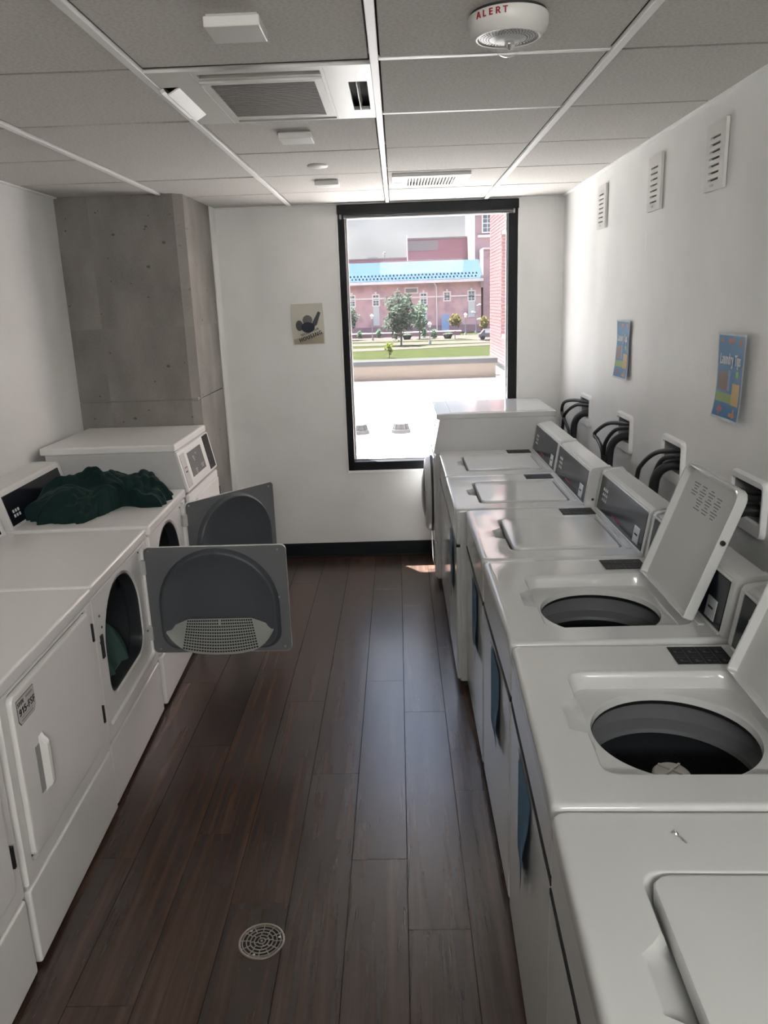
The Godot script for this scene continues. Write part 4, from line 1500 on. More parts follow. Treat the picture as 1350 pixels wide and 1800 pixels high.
func housing_poster() -> void:
	var o := thing("poster", "small beige housing poster with slanted black lettering beside the window", "poster", Vector3(-0.538, 1.585, 0.006), 0.0)
	o.rotation.z = 0.012
	var surf := func(u: float, t: float, off: float) -> Vector3:
		return Vector3(0.203 * (u - 0.5) + 0.008 * sin(t * 3.0) * (u - 0.6), 0.258 * (0.5 - t), 0.003 + 0.004 * pow(1.0 - t, 3.0) * absf(u - 0.5) + off + 0.004 * sin(t * 4.0 + 1.0))
	var st := mb()
	var rs := []
	for j in 11:
		var line := PackedVector3Array()
		for i in 7:
			line.append(surf.call(i / 6.0, j / 10.0, 0.0))
		rs.append(line)
	rows(st, rs, false, 0.2)
	part("paper", st, mats.paper, o)
	var blob := func(pts: Array, m: Material, off: float) -> void:
		var s2 := mb()
		var poly := PackedVector2Array(pts)
		var tri := Geometry2D.triangulate_polygon(poly)
		for i in range(0, tri.size(), 3):
			var q := []
			for k in 3:
				q.append(surf.call(poly[tri[i + k]].x, poly[tri[i + k]].y, off))
			if (q[2] - q[0]).cross(q[1] - q[0]).z < 0.0:
				q.reverse()
			for p in q:
				v(s2, p, Vector3(0, 0, 1))
		part("printed_field", s2, m, o)
	# a plain dark shape in place of the printed figure, then the lower band
	var oval := func(cx: float, cy: float, rx: float, ry: float) -> Array:
		var pts := []
		for k in 20:
			pts.append(Vector2(cx + cos(TAU * k / 20) * rx, cy + sin(TAU * k / 20) * ry))
		return pts
	blob.call(oval.call(0.24, 0.53, 0.11, 0.13), flat("poster_grey", lin(0.09, 0.10, 0.105)), 0.0010)
	blob.call([Vector2(0.62, 0.50), Vector2(0.84, 0.20), Vector2(0.92, 0.23), Vector2(0.78, 0.52), Vector2(0.68, 0.58)], flat("poster_grey", lin(0.09, 0.10, 0.105)), 0.0010)
	blob.call(oval.call(0.50, 0.40, 0.15, 0.12), flat("poster_grey_light", lin(0.17, 0.165, 0.165)), 0.0012)
	blob.call(oval.call(0.50, 0.58, 0.21, 0.13), flat("poster_navy", lin(0.035, 0.04, 0.065)), 0.0015)
	blob.call([Vector2(0.03, 0.86), Vector2(0.97, 0.72), Vector2(0.97, 0.98), Vector2(0.03, 0.98)], flat("poster_tan", lin(0.42, 0.37, 0.29)), 0.0010)
	var slant := Basis(Vector3.BACK, 0.33)
	lettering("lettering", "HOUSING", 0.0255, Transform3D(slant, Vector3(0.014, -0.078, 0.0125)), mats.ink, o, true)
	lettering("lettering", "SECURE YOUR", 0.014, Transform3D(slant, Vector3(0.010, -0.050, 0.0125)), mats.ink, o, true)

func hose_box(at: Vector3) -> Node3D:
	var o := thing("hose_box", "", "hose box", at, 0.0, "recessed hose boxes")
	var st := mb()
	var L := []
	var r := [0.022, 0.022, 0.022, 0.022]
	var q := [0.010, 0.010, 0.010, 0.010]
	L.append(lay(rr(-0.122, 0.122, -0.088, 0.088, r, 5, 3), 0.0, "zy"))
	L.append(lay(rr(-0.121, 0.121, -0.087, 0.087, r, 5, 3), -0.010, "zy"))
	L.append(lay(rr(-0.116, 0.116, -0.082, 0.082, r, 5, 3), -0.016, "zy"))
	L.append(lay(rr(-0.106, 0.106, -0.046, 0.066, q, 5, 3), -0.015, "zy"))
	L.append(lay(rr(-0.101, 0.101, -0.042, 0.060, q, 5, 3), -0.006, "zy"))
	rows(st, L, true, 0.75)
	part("box_frame", st, mats.box_white, o)
	st = mb()
	L = []
	L.append(lay(rr(-0.101, 0.101, -0.042, 0.060, q, 5, 3), -0.006, "zy"))
	L.append(lay(rr(-0.100, 0.100, -0.041, 0.059, q, 5, 3), 0.075, "zy"))
	rows(st, L, true, 0.75)
	cap(st, L[1])
	part("box_well", st, mats.box_inside, o)
	for z in [0.045, 0.075]:
		st = mb()
		lathe(st, [[0.0, 0.0], [0.012, 0.0], [0.012, 0.024], [0.008, 0.026], [0.008, 0.05]], Transform3D(Basis(Vector3.BACK, -PI / 2), Vector3(0.022, 0.034, z)), 12)
		part("valve", st, mats.brass, o)
	return o

# ------------------------------------------------------------------ things on the ceiling
func build_ceiling_things() -> void:
	var Y := CEIL + 0.001
	build_ceiling_fill(Vector3(-0.305, Y, 5.75), 0.02)
	build_wall_fill(Vector3(0.42, 2.180, NEAR_Z), 2.4)
	# air conditioning cassette
	var o := thing("air_cassette", "white ceiling air unit with a grey filter grille and black slots", "air conditioner", Vector3(-0.305, Y, 2.685))
	var st := mb()
	holed(st, -0.298, 0.298, -0.302, 0.310, -0.007, 0.004, [[-0.165, 0.160, 0.235, 0.276], [-0.160, 0.165, -0.292, -0.262], [0.228, 0.280, -0.185, 0.150], [-0.290, -0.240, -0.175, 0.165], [-0.155, 0.142, -0.215, 0.195]], on_xz)
	part("cassette_panel", st, mats.device_white, o)
	st = mb()
	box(st, Vector3(-0.295, 0.02, -0.30), Vector3(0.295, 0.03, 0.31))
	part("dark_duct", st, mats.plenum_dark, o)
	st = mb()
	for k in 26:
		var z := -0.21 + 0.4 * k / 25.0
		rbox(st, Vector3(-0.0065, -0.003, z), Vector3(0.290, 0.010, 0.0085), 0.001)
	for k in 7:
		rbox(st, Vector3(-0.148 + 0.047 * k, -0.001, -0.01), Vector3(0.003, 0.008, 0.40), 0.001)
	part("filter_grille", st, mats.grille_grey, o)
	st = mb()
	holed(st, -0.172, 0.160, -0.232, 0.212, -0.012, -0.006, [[-0.150, 0.138, -0.209, 0.190]], on_xz)
	part("grille_frame", st, mats.device_white, o)
	var vane := func(c: Vector3, size: Vector3, tilt: Basis) -> void:
		var s2 := mb()
		rbox(s2, Vector3.ZERO, size, 0.002, Transform3D(tilt, c))
		part("louvre_vane", s2, mats.device_white, o)
	vane.call(Vector3(0.252, 0.004, -0.018), Vector3(0.004, 0.034, 0.32), Basis(Vector3.BACK, -0.12))
	vane.call(Vector3(-0.257, -0.013, -0.006), Vector3(0.042, 0.005, 0.325), Basis(Vector3.BACK, 0.5))
	vane.call(Vector3(-0.290, -0.012, -0.006), Vector3(0.014, 0.010, 0.325), Basis(Vector3.BACK, 0.5))
	vane.call(Vector3(0.0, 0.006, -0.280), Vector3(0.315, 0.004, 0.016), Basis(Vector3.RIGHT, 0.15))
	for x in [0.17, -0.178]:
		st = mb()
		rbox(st, Vector3(x, -0.007, 0.0), Vector3(0.002, 0.002, 0.60), 0.0006)
		part("panel_joint", st, mats.light_grey, o)
	# square white boxes
	var sq := thing("ceiling_box", "square white ceiling box in front of the air unit, nearest the camera", "ceiling box", Vector3(-0.292, Y, 3.328), 0.0, "square white boxes on the ceiling")
	st = mb()
	rbox(st, Vector3(0, -0.015, 0), Vector3(0.120, 0.022, 0.114), 0.003)
	part("cover", st, mats.device_white, sq)
	st = mb()
	rbox(st, Vector3(0, -0.001, 0), Vector3(0.110, 0.008, 0.104), 0.001)
	part("mounting_plate", st, mats.light_grey, sq)
	again(sq, Vector3(-0.306, Y, 2.140), 0.0, "square white ceiling box just beyond the air unit")
	again(sq, Vector3(-0.293, Y, 0.965), 0.0, "square white ceiling box close to the window")
	var ds := thing("round_sensor", "small round white disc on the ceiling between two square boxes", "sensor", Vector3(-0.295, Y, 1.455))
	st = mb()
	lathe(st, [[0.046, 0.003], [0.046, -0.006], [0.042, -0.010], [0.0, -0.012]], Transform3D.IDENTITY, 32)
	part("cover", st, mats.device_white, ds)
	st = mb()
	lathe(st, [[0.047, 0.0], [0.0475, -0.002], [0.045, -0.003]], Transform3D.IDENTITY, 32)
	part("rim", st, mats.light_grey, ds)
	# exhaust grille
	var ex := thing("exhaust_grille", "white square exhaust fan grille in the ceiling near the window", "vent", Vector3(0.228, Y, 0.93))
	st = mb()
	holed(st, -0.192, 0.192, -0.185, 0.190, -0.016, 0.004, [[-0.115, 0.120, -0.13, 0.135]], on_xz)
	part("grille_frame", st, mats.device_white, ex)
	st = mb()
	box(st, Vector3(-0.13, 0.004, -0.14), Vector3(0.13, 0.008, 0.14))
	part("dark_duct", st, mats.grille_dark, ex)
	for k in 15:
		st = mb()
		rbox(st, Vector3(-0.105 + 0.0155 * k, -0.010, 0.0), Vector3(0.0075, 0.010, 0.266), 0.001)
		part("slat", st, mats.device_white, ex)
	st = mb()
	rbox(st, Vector3(-0.160, -0.0165, 0.0), Vector3(0.045, 0.003, 0.010), 0.001)
	part("switch_slot", st, mats.mid_grey, ex)
	# strobe alarm
	var al := thing("alarm", "round white ceiling alarm with red lettering and a clear strobe dome", "alarm", Vector3(0.301, Y, 3.302))
	al.scale.y = 0.87
	st = mb()
	lathe(st, [[0.083, 0.004], [0.083, -0.008], [0.0, -0.008]], Transform3D.IDENTITY, 40)
	part("base_ring", st, mats.gasket, al)
	st = mb()
	lathe(st, [[0.0, -0.004], [0.086, -0.006], [0.088, -0.010], [0.0875, -0.028], [0.083, -0.040], [0.074, -0.052], [0.070, -0.0555], [0.0665, -0.0555]], Transform3D.IDENTITY, 48, 0.8)
	part("housing", st, mats.device_white, al)
	st = mb()
	lathe(st, [[0.0665, -0.055], [0.064, -0.052], [0.034, -0.058], [0.028, -0.062], [0.0, -0.062]], Transform3D.IDENTITY, 40)
	part("reflector", st, mats.light_grey, al)
	st = mb()
	for ring in 4:
		for k in 40:
			var an := TAU * (k + 0.5 * (ring % 2)) / 40
			var r := 0.042 + 0.0058 * ring
			lathe(st, [[0.0, -0.0003], [0.0014, -0.0003], [0.0015, 0.001]], Transform3D(Basis.IDENTITY, Vector3(cos(an) * r, -0.0567 + 0.0012 * ring, sin(an) * r)), 5)
	tag(part("speaker_hole", st, mats.grille_dark, al), "", "", "", "stuff")
	st = mb()
	var prof := []
	for k in 9:
		var an := PI / 2 * k / 8.0
		prof.append([0.029 * cos(an), -0.072 - 0.026 * sin(an)])
	prof.push_front([0.029, -0.058])
	lathe(st, prof, Transform3D.IDENTITY, 32)
	part("strobe_dome", st, mats.clear_dome, al)
	st = mb()
	lathe(st, [[0.0, -0.060], [0.010, -0.062], [0.012, -0.072], [0.006, -0.080], [0.0, -0.082]], Transform3D(Basis.IDENTITY, Vector3(0.004, 0, 0)), 12)
	part("flash_tube", st, mats.chrome, al)
	var word := "ALERT"
	for i in 5:
		var an := deg_to_rad(-52.0 + 10.2 * i)
		var b := Basis(Vector3.UP, an)
		lettering("lettering", word[i], 0.0150, Transform3D(b * Basis(Vector3.RIGHT, 0.03), Vector3(sin(an) * 0.0885, -0.0195, cos(an) * 0.0885)), mats.alert_red, al, true, 0.0010)

func build_ceiling_fill(at: Vector3, power: float) -> void:  # added panel out of view, brightens the foreground
	var o := thing("added_ceiling_fill", "added unseen fill light panel in the ceiling near the entrance door", "lamp", at)
	var st := mb()
	holed(st, -0.298, 0.298, -0.298, 0.298, -0.012, 0.004, [[-0.27, 0.27, -0.27, 0.27]], on_xz)
	part("frame", st, mats.device_white, o)
	st = mb()
	box(st, Vector3(-0.272, -0.006, -0.272), Vector3(0.272, -0.002, 0.272))
	part("glowing_panel", st, mats.fill_glow, o)
	var l := AreaLight3D.new()
	l.name = "panel_fill_light"
	l.area_size = Vector2(0.54, 0.54)
	l.light_energy = power
	l.light_color = Color(1.0, 0.99, 0.97)
	l.area_range = 12.0
	l.shadow_enabled = true
	l.position = Vector3(0, -0.016, 0)
	l.rotation.x = -PI / 2
	o.add_child(l)

func build_wall_fill(at: Vector3, power: float) -> void:  # added light behind the camera, fills the room where daylight is weak
	var o := thing("added_wall_fill", "added unseen fill light on the wall above the entrance door", "lamp", at)
	var st := mb()
	rbox(st, Vector3(0, 0, -0.015), Vector3(1.24, 0.22, 0.03), 0.004)
	part("fitting", st, mats.device_white, o)
	st = mb()
	rbox(st, Vector3(0, 0, -0.034), Vector3(1.20, 0.19, 0.012), 0.004)
	part("glowing_diffuser", st, mats.fill_glow, o)
	var l := AreaLight3D.new()
	l.name = "diffuser_fill_light"
	l.area_size = Vector2(1.2, 0.19)
	l.light_energy = power
	l.light_color = Color(1.0, 0.995, 0.98)
	l.area_range = 14.0
	l.shadow_enabled = true
	l.position = Vector3(0, 0, -0.046)
	o.add_child(l)

# ------------------------------------------------------------------ small things
func heap(called: String, label: String, outline: Array, y0: float, high: Callable, m: Material, sd: int, fold: float) -> void:
	var n := FastNoiseLite.new()
	n.seed = sd
	n.frequency = 1.0
	n.fractal_type = FastNoiseLite.FRACTAL_NONE
	var c := Vector2.ZERO
	for p in outline:
		c += p
	c /= outline.size()
	var rng := RandomNumberGenerator.new()
	rng.seed = sd
	var folds := []
	for i in 46:
		var mid: Vector2 = c.lerp(outline[rng.randi_range(0, outline.size() - 1)], sqrt(rng.randf()) * 0.95)
		var an := rng.randf_range(-0.7, 0.7) + (0.9 if i % 3 else 2.3)
		var half := Vector2(cos(an), sin(an)) * rng.randf_range(0.06, 0.17)
		folds.append([mid - half, half * 2.0, rng.randf_range(0.018, 0.050), rng.randf_range(0.35, 1.0), rng.randf_range(-0.05, 0.05)])
	# resample the outline smoothly
	var ring := []
	var N := 176
	for i in N:
		var f := float(i) / N * outline.size()
		var k := int(f)
		var a: Vector2 = outline[(k - 1 + outline.size()) % outline.size()]
		var b: Vector2 = outline[k % outline.size()]
		var d: Vector2 = outline[(k + 1) % outline.size()]
		var e: Vector2 = outline[(k + 2) % outline.size()]
		var p := b.cubic_interpolate(d, a, e, f - k)
		ring.append(c.lerp(p, 1.0 + 0.10 * n.get_noise_2d(p.x * 9.0, p.y * 9.0) + 0.05 * n.get_noise_2d(p.x * 24.0, p.y * 24.0)))
	var rs := []
	var R := 64
	for j in R + 1:
		var t := float(j) / R
		var line := PackedVector3Array()
		for i in N:
			var p: Vector2 = c.lerp(ring[i], t)
			var edge := sqrt(maxf(0.0, 1.0 - pow(t, 3.2)))
			var q := p + Vector2(n.get_noise_2d(p.x * 4.0 + 40.0, p.y * 4.0), n.get_noise_2d(p.x * 4.0, p.y * 4.0 + 90.0)) * 0.05
			var hgt: float = high.call(q) * edge
			# rounded folds laid over one another
			var up := 0.0
			for g in folds:
				var w: Vector2 = q - g[0]
				var len2: float = g[1].length_squared()
				var s: float = w.dot(g[1]) / len2
				if s < 0.0 or s > 1.0:
					continue
				var bow: float = g[4] * sin(s * PI)
				var d: float = absf(w.cross(g[1]) / sqrt(len2) - bow) / (g[2] * (0.45 + 0.55 * sin(s * PI)))
				if d < 1.0:
					up = maxf(up, sqrt(1.0 - d * d) * g[2] * g[3] * sin(s * PI))
			var crease := n.get_noise_2d(q.x * 16.0 + 3.0 + q.y * 7.0, q.y * 9.0)
			var y := y0 + 0.004 + maxf(0.0, hgt * 0.82 + fold * minf(1.0, edge * 1.5) * (1.15 * up + 0.006 * crease))
			line.append(Vector3(p.x, y, p.y))
		rs.append(line)
	var bottom := PackedVector3Array()
	for p in rs[R]:
		bottom.append(Vector3(p.x, y0 + 0.0005, p.z))
	rs.append(bottom)
	var st := mb()
	rows(st, rs, true, 0.55)
	top(called, st, m, label, "laundry")

func build_small_things() -> void:
	# the green cloth on the dryer top
	var lumps := [[Vector2(-1.53, 1.72), 0.165, 0.15], [Vector2(-1.41, 1.65), 0.165, 0.13], [Vector2(-1.29, 1.60), 0.165, 0.12], [Vector2(-1.20, 1.61), 0.165, 0.10], [Vector2(-1.11, 1.64), 0.155, 0.08], [Vector2(-1.45, 1.90), 0.11, 0.13], [Vector2(-1.30, 1.82), 0.10, 0.12]]
	var high := func(p: Vector2) -> float:
		var h := 0.035
		for l in lumps:
			var d: float = p.distance_to(l[0]) / l[2]
			h = maxf(h, l[1] * exp(-d * d * 0.55))
		return h
	heap("green_cloth", "dark green cloth heaped on top of the white dryer", [Vector2(-1.60, 1.96), Vector2(-1.49, 2.03), Vector2(-1.34, 2.04), Vector2(-1.28, 1.90), Vector2(-1.24, 1.76), Vector2(-1.13, 1.80), Vector2(-1.055, 1.78), Vector2(-1.045, 1.68), Vector2(-1.08, 1.57), Vector2(-1.18, 1.50), Vector2(-1.32, 1.47), Vector2(-1.48, 1.49), Vector2(-1.60, 1.56), Vector2(-1.635, 1.78)], 0.840, high, mats.cloth_green, 6, 0.9)
	# the cloth lying in the open drum
	var inside := func(p: Vector2) -> float:
		return 0.19 * exp(-pow((p.y - 2.42) / 0.20, 2.0)) + 0.05
	heap("green_cloth", "dark green cloth lying inside the open dryer drum", [Vector2(-1.095, 2.36), Vector2(-1.09, 2.50), Vector2(-1.095, 2.64), Vector2(-1.30, 2.68), Vector2(-1.50, 2.62), Vector2(-1.55, 2.48), Vector2(-1.50, 2.32), Vector2(-1.30, 2.28)], 0.345, inside, mats.cloth_teal, 14, 0.7)
	# floor drain
	var o := thing("floor_drain", "round slotted metal drain cover set in the plank floor", "drain", Vector3(-0.386, 0.0, 3.442))
	var st := mb()
	lathe(st, [[0.064, 0.0], [0.0635, 0.0035], [0.061, 0.0045], [0.0585, 0.0035], [0.058, 0.001]], Transform3D.IDENTITY, 48)
	part("rim", st, mats.drain_metal, o)
	st = mb()
	lathe(st, [[0.0, 0.0006], [0.0585, 0.0006]], Transform3D.IDENTITY, 40)
	part("dark_sump", st, mats.lint_dark, o)
	st = mb()
	for r in [0.010, 0.0205, 0.0315, 0.0425, 0.0535]:
		lathe(st, [[r - 0.0017, 0.0010], [r - 0.0013, 0.0030], [r + 0.0013, 0.0030], [r + 0.0017, 0.0010]], Transform3D.IDENTITY, 48)
	for q in [[4, 0.010, 0.0205, 0.4], [8, 0.0205, 0.0315, 0.15], [12, 0.0315, 0.0425, 0.0], [12, 0.0425, 0.0585, 0.0]]:
		for k in q[0]:
			var an: float = q[3] + TAU * k / q[0]
			rbox(st, Vector3((q[1] + q[2]) / 2, 0.0020, 0), Vector3(q[2] - q[1], 0.0020, 0.0028), 0.0005, Transform3D(Basis(Vector3.UP, an), Vector3.ZERO))
	lathe(st, [[0.0, 0.003], [0.0035, 0.003], [0.004, 0.001]], Transform3D.IDENTITY, 12)
	part("grate", st, mats.drain_metal, o)
	for k in 3:
		st = mb()
		var an := 0.25 + TAU * k / 3.0
		lathe(st, [[0.0, 0.0042], [0.003, 0.004], [0.0042, 0.0028]], Transform3D(Basis.IDENTITY, Vector3(cos(an) * 0.050, 0, -sin(an) * 0.050)), 10)
		part("screw", st, mats.chrome, o)
	# a small screw left on the nearest washer
	var sc := thing("screw", "small metal screw lying on top of the nearest closed washer", "screw", Vector3(0.478, 0.8405, 4.118))
	st = mb()
	lathe(st, [[0.0, 0.0060], [0.0030, 0.0055], [0.0046, 0.0030], [0.0040, 0.0012], [0.0, 0.001]], Transform3D.IDENTITY, 14)
	part("head", st, mats.chrome, sc)
	st = mb()
	var path := PackedVector3Array()
	for k in 30:
		var u := k / 29.0
		path.append(Vector3(0.002 + 0.008 * u + 0.0012 * sin(u * 26.0), 0.0022, 0.003 + 0.020 * u))
	tube(st, path, 0.0011, 6)
	part("threaded_shank", st, mats.screw_metal, sc)

# ------------------------------------------------------------------ outside
func cuboid(called: String, a: Vector3, b: Vector3, m: Material, parent: Node3D) -> void:
	var st := mb()
	box(st, a, b)
	part(called, st, m, parent)

func slab_top(called: String, a: Vector3, b: Vector3, m: Material, label: String, category: String) -> void:
	var st := mb()
	box(st, a, b)
	top(called, st, m, label, category, "", "structure")

func foliage(parent: Node3D, c: Vector3, r: Vector3, count: int, size: float, m: Material, sd: int) -> void:
	var rng := RandomNumberGenerator.new()
	rng.seed = sd
	var st := mb()
	for i in count:
		var d := Vector3(rng.randfn(), rng.randfn(), rng.randfn()).normalized()
		var lump := 0.82 + 0.26 * sin(d.x * 5.0 + sd) * sin(d.y * 6.0 + 1.0) + 0.12 * sin(d.z * 9.0)
		var p := c + d * r * lump * pow(rng.randf(), 0.28)
		var a := Vector3(rng.randfn(), rng.randfn() * 0.5, rng.randfn()).normalized() * size * rng.randf_range(0.6, 1.2)
		var b := a.cross(Vector3(rng.randfn(), rng.randfn(), rng.randfn()).normalized()).normalized() * a.length() * 0.6
		quad(st, p - a, p - b * 0.9, p + a, p + b * 0.9)
	tag(part("foliage", st, m, parent), "", "", "", "stuff")

func tree(called: String, label: String, at: Vector3, crown: Vector3, r: Vector3, count: int, size: float, m: Material, sd: int, trunk := 0.10) -> void:
	var o := thing(called, label, "tree" if trunk > 0.04 else "shrub", at)
	var st := mb()
	tube(st, smooth_path([Vector3(0, -0.05, 0), Vector3(0.03, crown.y * 0.4, 0.02), Vector3(crown.x, crown.y, crown.z)], 5), trunk, 8)
	if trunk > 0.04:
		for k in 5:
			var an := TAU * k / 5.0
			tube(st, PackedVector3Array([Vector3(crown.x * 0.7, crown.y * 0.72, 0), crown + Vector3(cos(an) * r.x * 0.6, r.y * 0.35, sin(an) * r.z * 0.6)]), trunk * 0.4, 5)
	part("trunk" if trunk > 0.04 else "stem", st, mats.bark, o)
	foliage(o, crown, r, count, size, m, sd)

func lamp_post(label: String, at: Vector3, h: float, arms: bool) -> void:
	var o := thing("street_lamp", label, "street lamp", at)
	var st := mb()
	lathe(st, [[0.14, 0.0], [0.12, 0.25], [0.055, 0.35], [0.04, h - 0.3], [0.06, h - 0.28], [0.0, h - 0.26]], Transform3D.IDENTITY, 10)
	part("pole", st, mats.lamp_metal, o)
	if arms:
		for k in 3:
			st = mb()
			var s := -1.0 if k % 2 else 1.0
			tube(st, PackedVector3Array([Vector3(0, h - 0.8 * (k + 1) - 0.2, 0), Vector3(0.35 * s, h - 0.75 * (k + 1) - 0.2, 0)]), 0.03, 6)
			lathe(st, [[0.0, 0.0], [0.12, 0.06], [0.14, 0.16], [0.0, 0.26]], Transform3D(Basis.IDENTITY, Vector3(0.40 * s, h - 0.8 * (k + 1) - 0.25, 0)), 10)
			part("lamp_arm", st, mats.far_white, o)
	else:
		st = mb()
		lathe(st, [[0.0, h - 0.3], [0.10, h - 0.3], [0.15, h - 0.05], [0.20, h], [0.05, h + 0.16], [0.0, h + 0.2]], Transform3D.IDENTITY, 10)
		part("lantern", st, mats.far_white, o)

func far_window(parent: Node3D, x0: float, x1: float, y0: float, y1: float, y2: float, z: float) -> void:
	# y0..y1 glass with bars, y2..y0 a pale infill panel below
	var w := pivot("window", parent, Vector3((x0 + x1) / 2, 0, z))
	var h := (x1 - x0) / 2
	var st := mb()
	holed(st, -h - 0.10, h + 0.10, y0 - 0.10, y1 + 0.10, 0.0, 0.10, [[-h + 0.05, h - 0.05, y0 + 0.04, y1 - 0.05]], on_xy)
	prism(st, PackedVector2Array([Vector2(-0.09, y1 + 0.08), Vector2(0.09, y1 + 0.08), Vector2(0.12, y1 + 0.34), Vector2(-0.12, y1 + 0.34)]), 0.0, 0.14)
	part("surround", st, mats.stone_light, w)
	st = mb()
	box(st, Vector3(-h + 0.04, y0, 0.01), Vector3(h - 0.04, y1, 0.03))
	part("pane", st, mats.far_glass, w)
	st = mb()
	box(st, Vector3(-0.03, y0, 0.02), Vector3(0.03, y1, 0.06))
	for k in 3:
		var y := lerpf(y0, y1, (k + 1) / 4.0)
		box(st, Vector3(-h, y - (0.05 if k == 1 else 0.025), 0.02), Vector3(h, y + (0.05 if k == 1 else 0.025), 0.06))
	part("glazing_bar", st, mats.far_white, w)
	if y2 < y0 - 0.2:
		st = mb()
		box(st, Vector3(-h, y2, 0.0), Vector3(h, y0 - 0.1, 0.06))
		for k in 3:
			var y := lerpf(y2, y0, (k + 1) / 4.0)
			box(st, Vector3(-h, y - 0.05, 0.05), Vector3(h, y + 0.05, 0.10))
		part("infill_panel", st, mats.far_panel, w)

func build_outside() -> void:
	var st := mb()
	slab_top("added_sun_ledge", Vector3(-3.5, 2.34, -0.46), Vector3(2.18, 2.60, -0.255), mats.stone_light, "added unseen slab above the window that trims the sun patch", "ledge")  # added slab hidden from view, cuts the sun patch on the floor short
	slab_top("roof_deck", Vector3(-14.0, -0.2, -10.0), Vector3(3.0, 0.25, -0.25), mats.roof_white, "sunlit white flat roof just outside the window", "roof")
	# parapet with its coping
	var pa := structure("parapet", "low beige parapet with a dark metal edge at the end of the white roof", "parapet", Vector3(0, 0, -9.9))
	cuboid("parapet_wall", Vector3(-14.0, -2.0, -0.55), Vector3(1.88, 0.54, 0.0), mats.parapet_face, pa)
	cuboid("roof_strip", Vector3(1.88, -0.2, -3.7), Vector3(2.2, 0.27, 0.0), mats.roof_white, pa)
	cuboid("coping_edge", Vector3(-14.05, 0.525, -0.60), Vector3(1.91, 0.598, 0.03), mats.coping_dark, pa)
	cuboid("coping", Vector3(-14.05, 0.598, -0.60), Vector3(1.91, 0.612, 0.03), mats.coping, pa)
	# brick wing on the right
	var bw := structure("brick_wing", "pinkish red brick wall running out along the right side of the white roof", "wall", Vector3(2.2, 0, 0))
	st = mb()
	holed(st, -13.6, -0.26, 0.25, 9.0, 0.0, 0.5, [[-11.55, -9.9, 0.92, 3.0]], on_zy)
	part("mortar_bed", st, mats.mortar, bw)
	cuboid("recessed_window", Vector3(0.36, 0.92, -11.55), Vector3(0.40, 3.0, -9.9), mats.brick_dark, bw)
	cuboid("flashing", Vector3(-0.03, 0.25, -13.6), Vector3(0.0, 0.36, -0.3), mats.coping, bw)
	st = mb()
	var ch := 0.0677
	for i in 62:
		var y := 0.37 + ch * i
		var z := -13.6 - (0.1 if i % 2 else 0.0)
		while z < -9.0:
			var z0 := maxf(z, -13.6)
			var z1 := z + 0.192
			z += 0.2032
			if y + ch > 0.92 and y < 3.0 and z1 > -11.55:
				if z0 < -11.57:
					z1 = minf(z1, -11.553)
				elif z0 < -9.9:
					continue
			box(st, Vector3(-0.012, y, z0), Vector3(0.0, y + 0.056, z1))
		if y > 0.92 and y + ch < 3.0:
			box(st, Vector3(0.0, y, -11.55), Vector3(0.10 if i % 2 else 0.20, y + 0.056, -11.540))
			box(st, Vector3(0.112 if i % 2 else 0.212, y, -11.55), Vector3(0.30, y + 0.056, -11.540))
	tag(part("brick_courses", st, mats.brick_near, bw), "", "", "", "stuff")
	# roof vents
	for q in [[Vector3(0.050, 0.25, -3.75), "low grey roof vent in full view on the white roof"], [Vector3(-0.425, 0.25, -3.75), "grey roof vent half hidden by the left window frame"]]:
		var rv := thing("roof_vent", q[1], "roof vent", q[0], 0.0, "roof vents")
		st = mb()
		lathe(st, [[0.112, 0.0], [0.110, 0.035], [0.100, 0.045], [0.094, 0.045]], Transform3D.IDENTITY, 24)
		part("base_ring", st, mats.vent_grey, rv)
		st = mb()
		lathe(st, [[0.090, 0.04], [0.075, 0.10], [0.066, 0.106], [0.0, 0.108]], Transform3D.IDENTITY, 24)
		part("dome", st, mats.vent_grey, rv)
		for k in 8:
			st = mb()
			var an := TAU * k / 8
			rbox(st, Vector3.ZERO, Vector3(0.010, 0.074, 0.016), 0.003, Transform3D(Basis(Vector3.UP, an) * Basis(Vector3.BACK, 0.25), Vector3(cos(an) * 0.085, 0.070, -sin(an) * 0.085)))
			part("strainer_bar", st, mats.coping, rv)
	# ground
	slab_top("ground", Vector3(-120, GROUND - 0.5, -300), Vector3(120, GROUND, -0.3), mats.lawn, "green lawn between the roof and the brick buildings", "lawn")
	var px := [[Vector2(-14, -57.0), Vector2(12, -64.2), Vector2(12, -67.0), Vector2(-14, -61.9)], [Vector2(-40, -69.5), Vector2(14, -67.0), Vector2(14, -71.5), Vector2(-40, -73.5)], [Vector2(-40, -78.0), Vector2(7.2, -74.0), Vector2(8.5, -69.0), Vector2(16, -69.0), Vector2(16, -84.0), Vector2(-40, -84.0)]]
	for i in 3:
		st = mb()
		prism(st, PackedVector2Array(px[i]), GROUND - 0.05, GROUND + 0.03, Transform3D(Basis(Vector3.RIGHT, PI / 2), Vector3.ZERO).scaled(Vector3(1, -1, 1)) if false else Transform3D(Basis(Vector3(1, 0, 0), Vector3(0, 0, 1), Vector3(0, 1, 0)), Vector3.ZERO))
		top("path_%d" % (i + 1), st, mats.path_stone, ["pale footpath crossing the lawn nearest the parapet", "pale footpath behind the big tree", "wide paved forecourt in front of the brick hall"][i], "path", "", "structure")
	# long brick hall with the blue roof
	var H := thing("brick_hall", "long red brick hall with a bright blue metal roof", "building", Vector3(0, 0, -92.5))
	cuboid("wall", Vector3(-24, GROUND, -6.3), Vector3(10.15, 3.85, 0.0), mats.brick_far, H)
	st = mb()
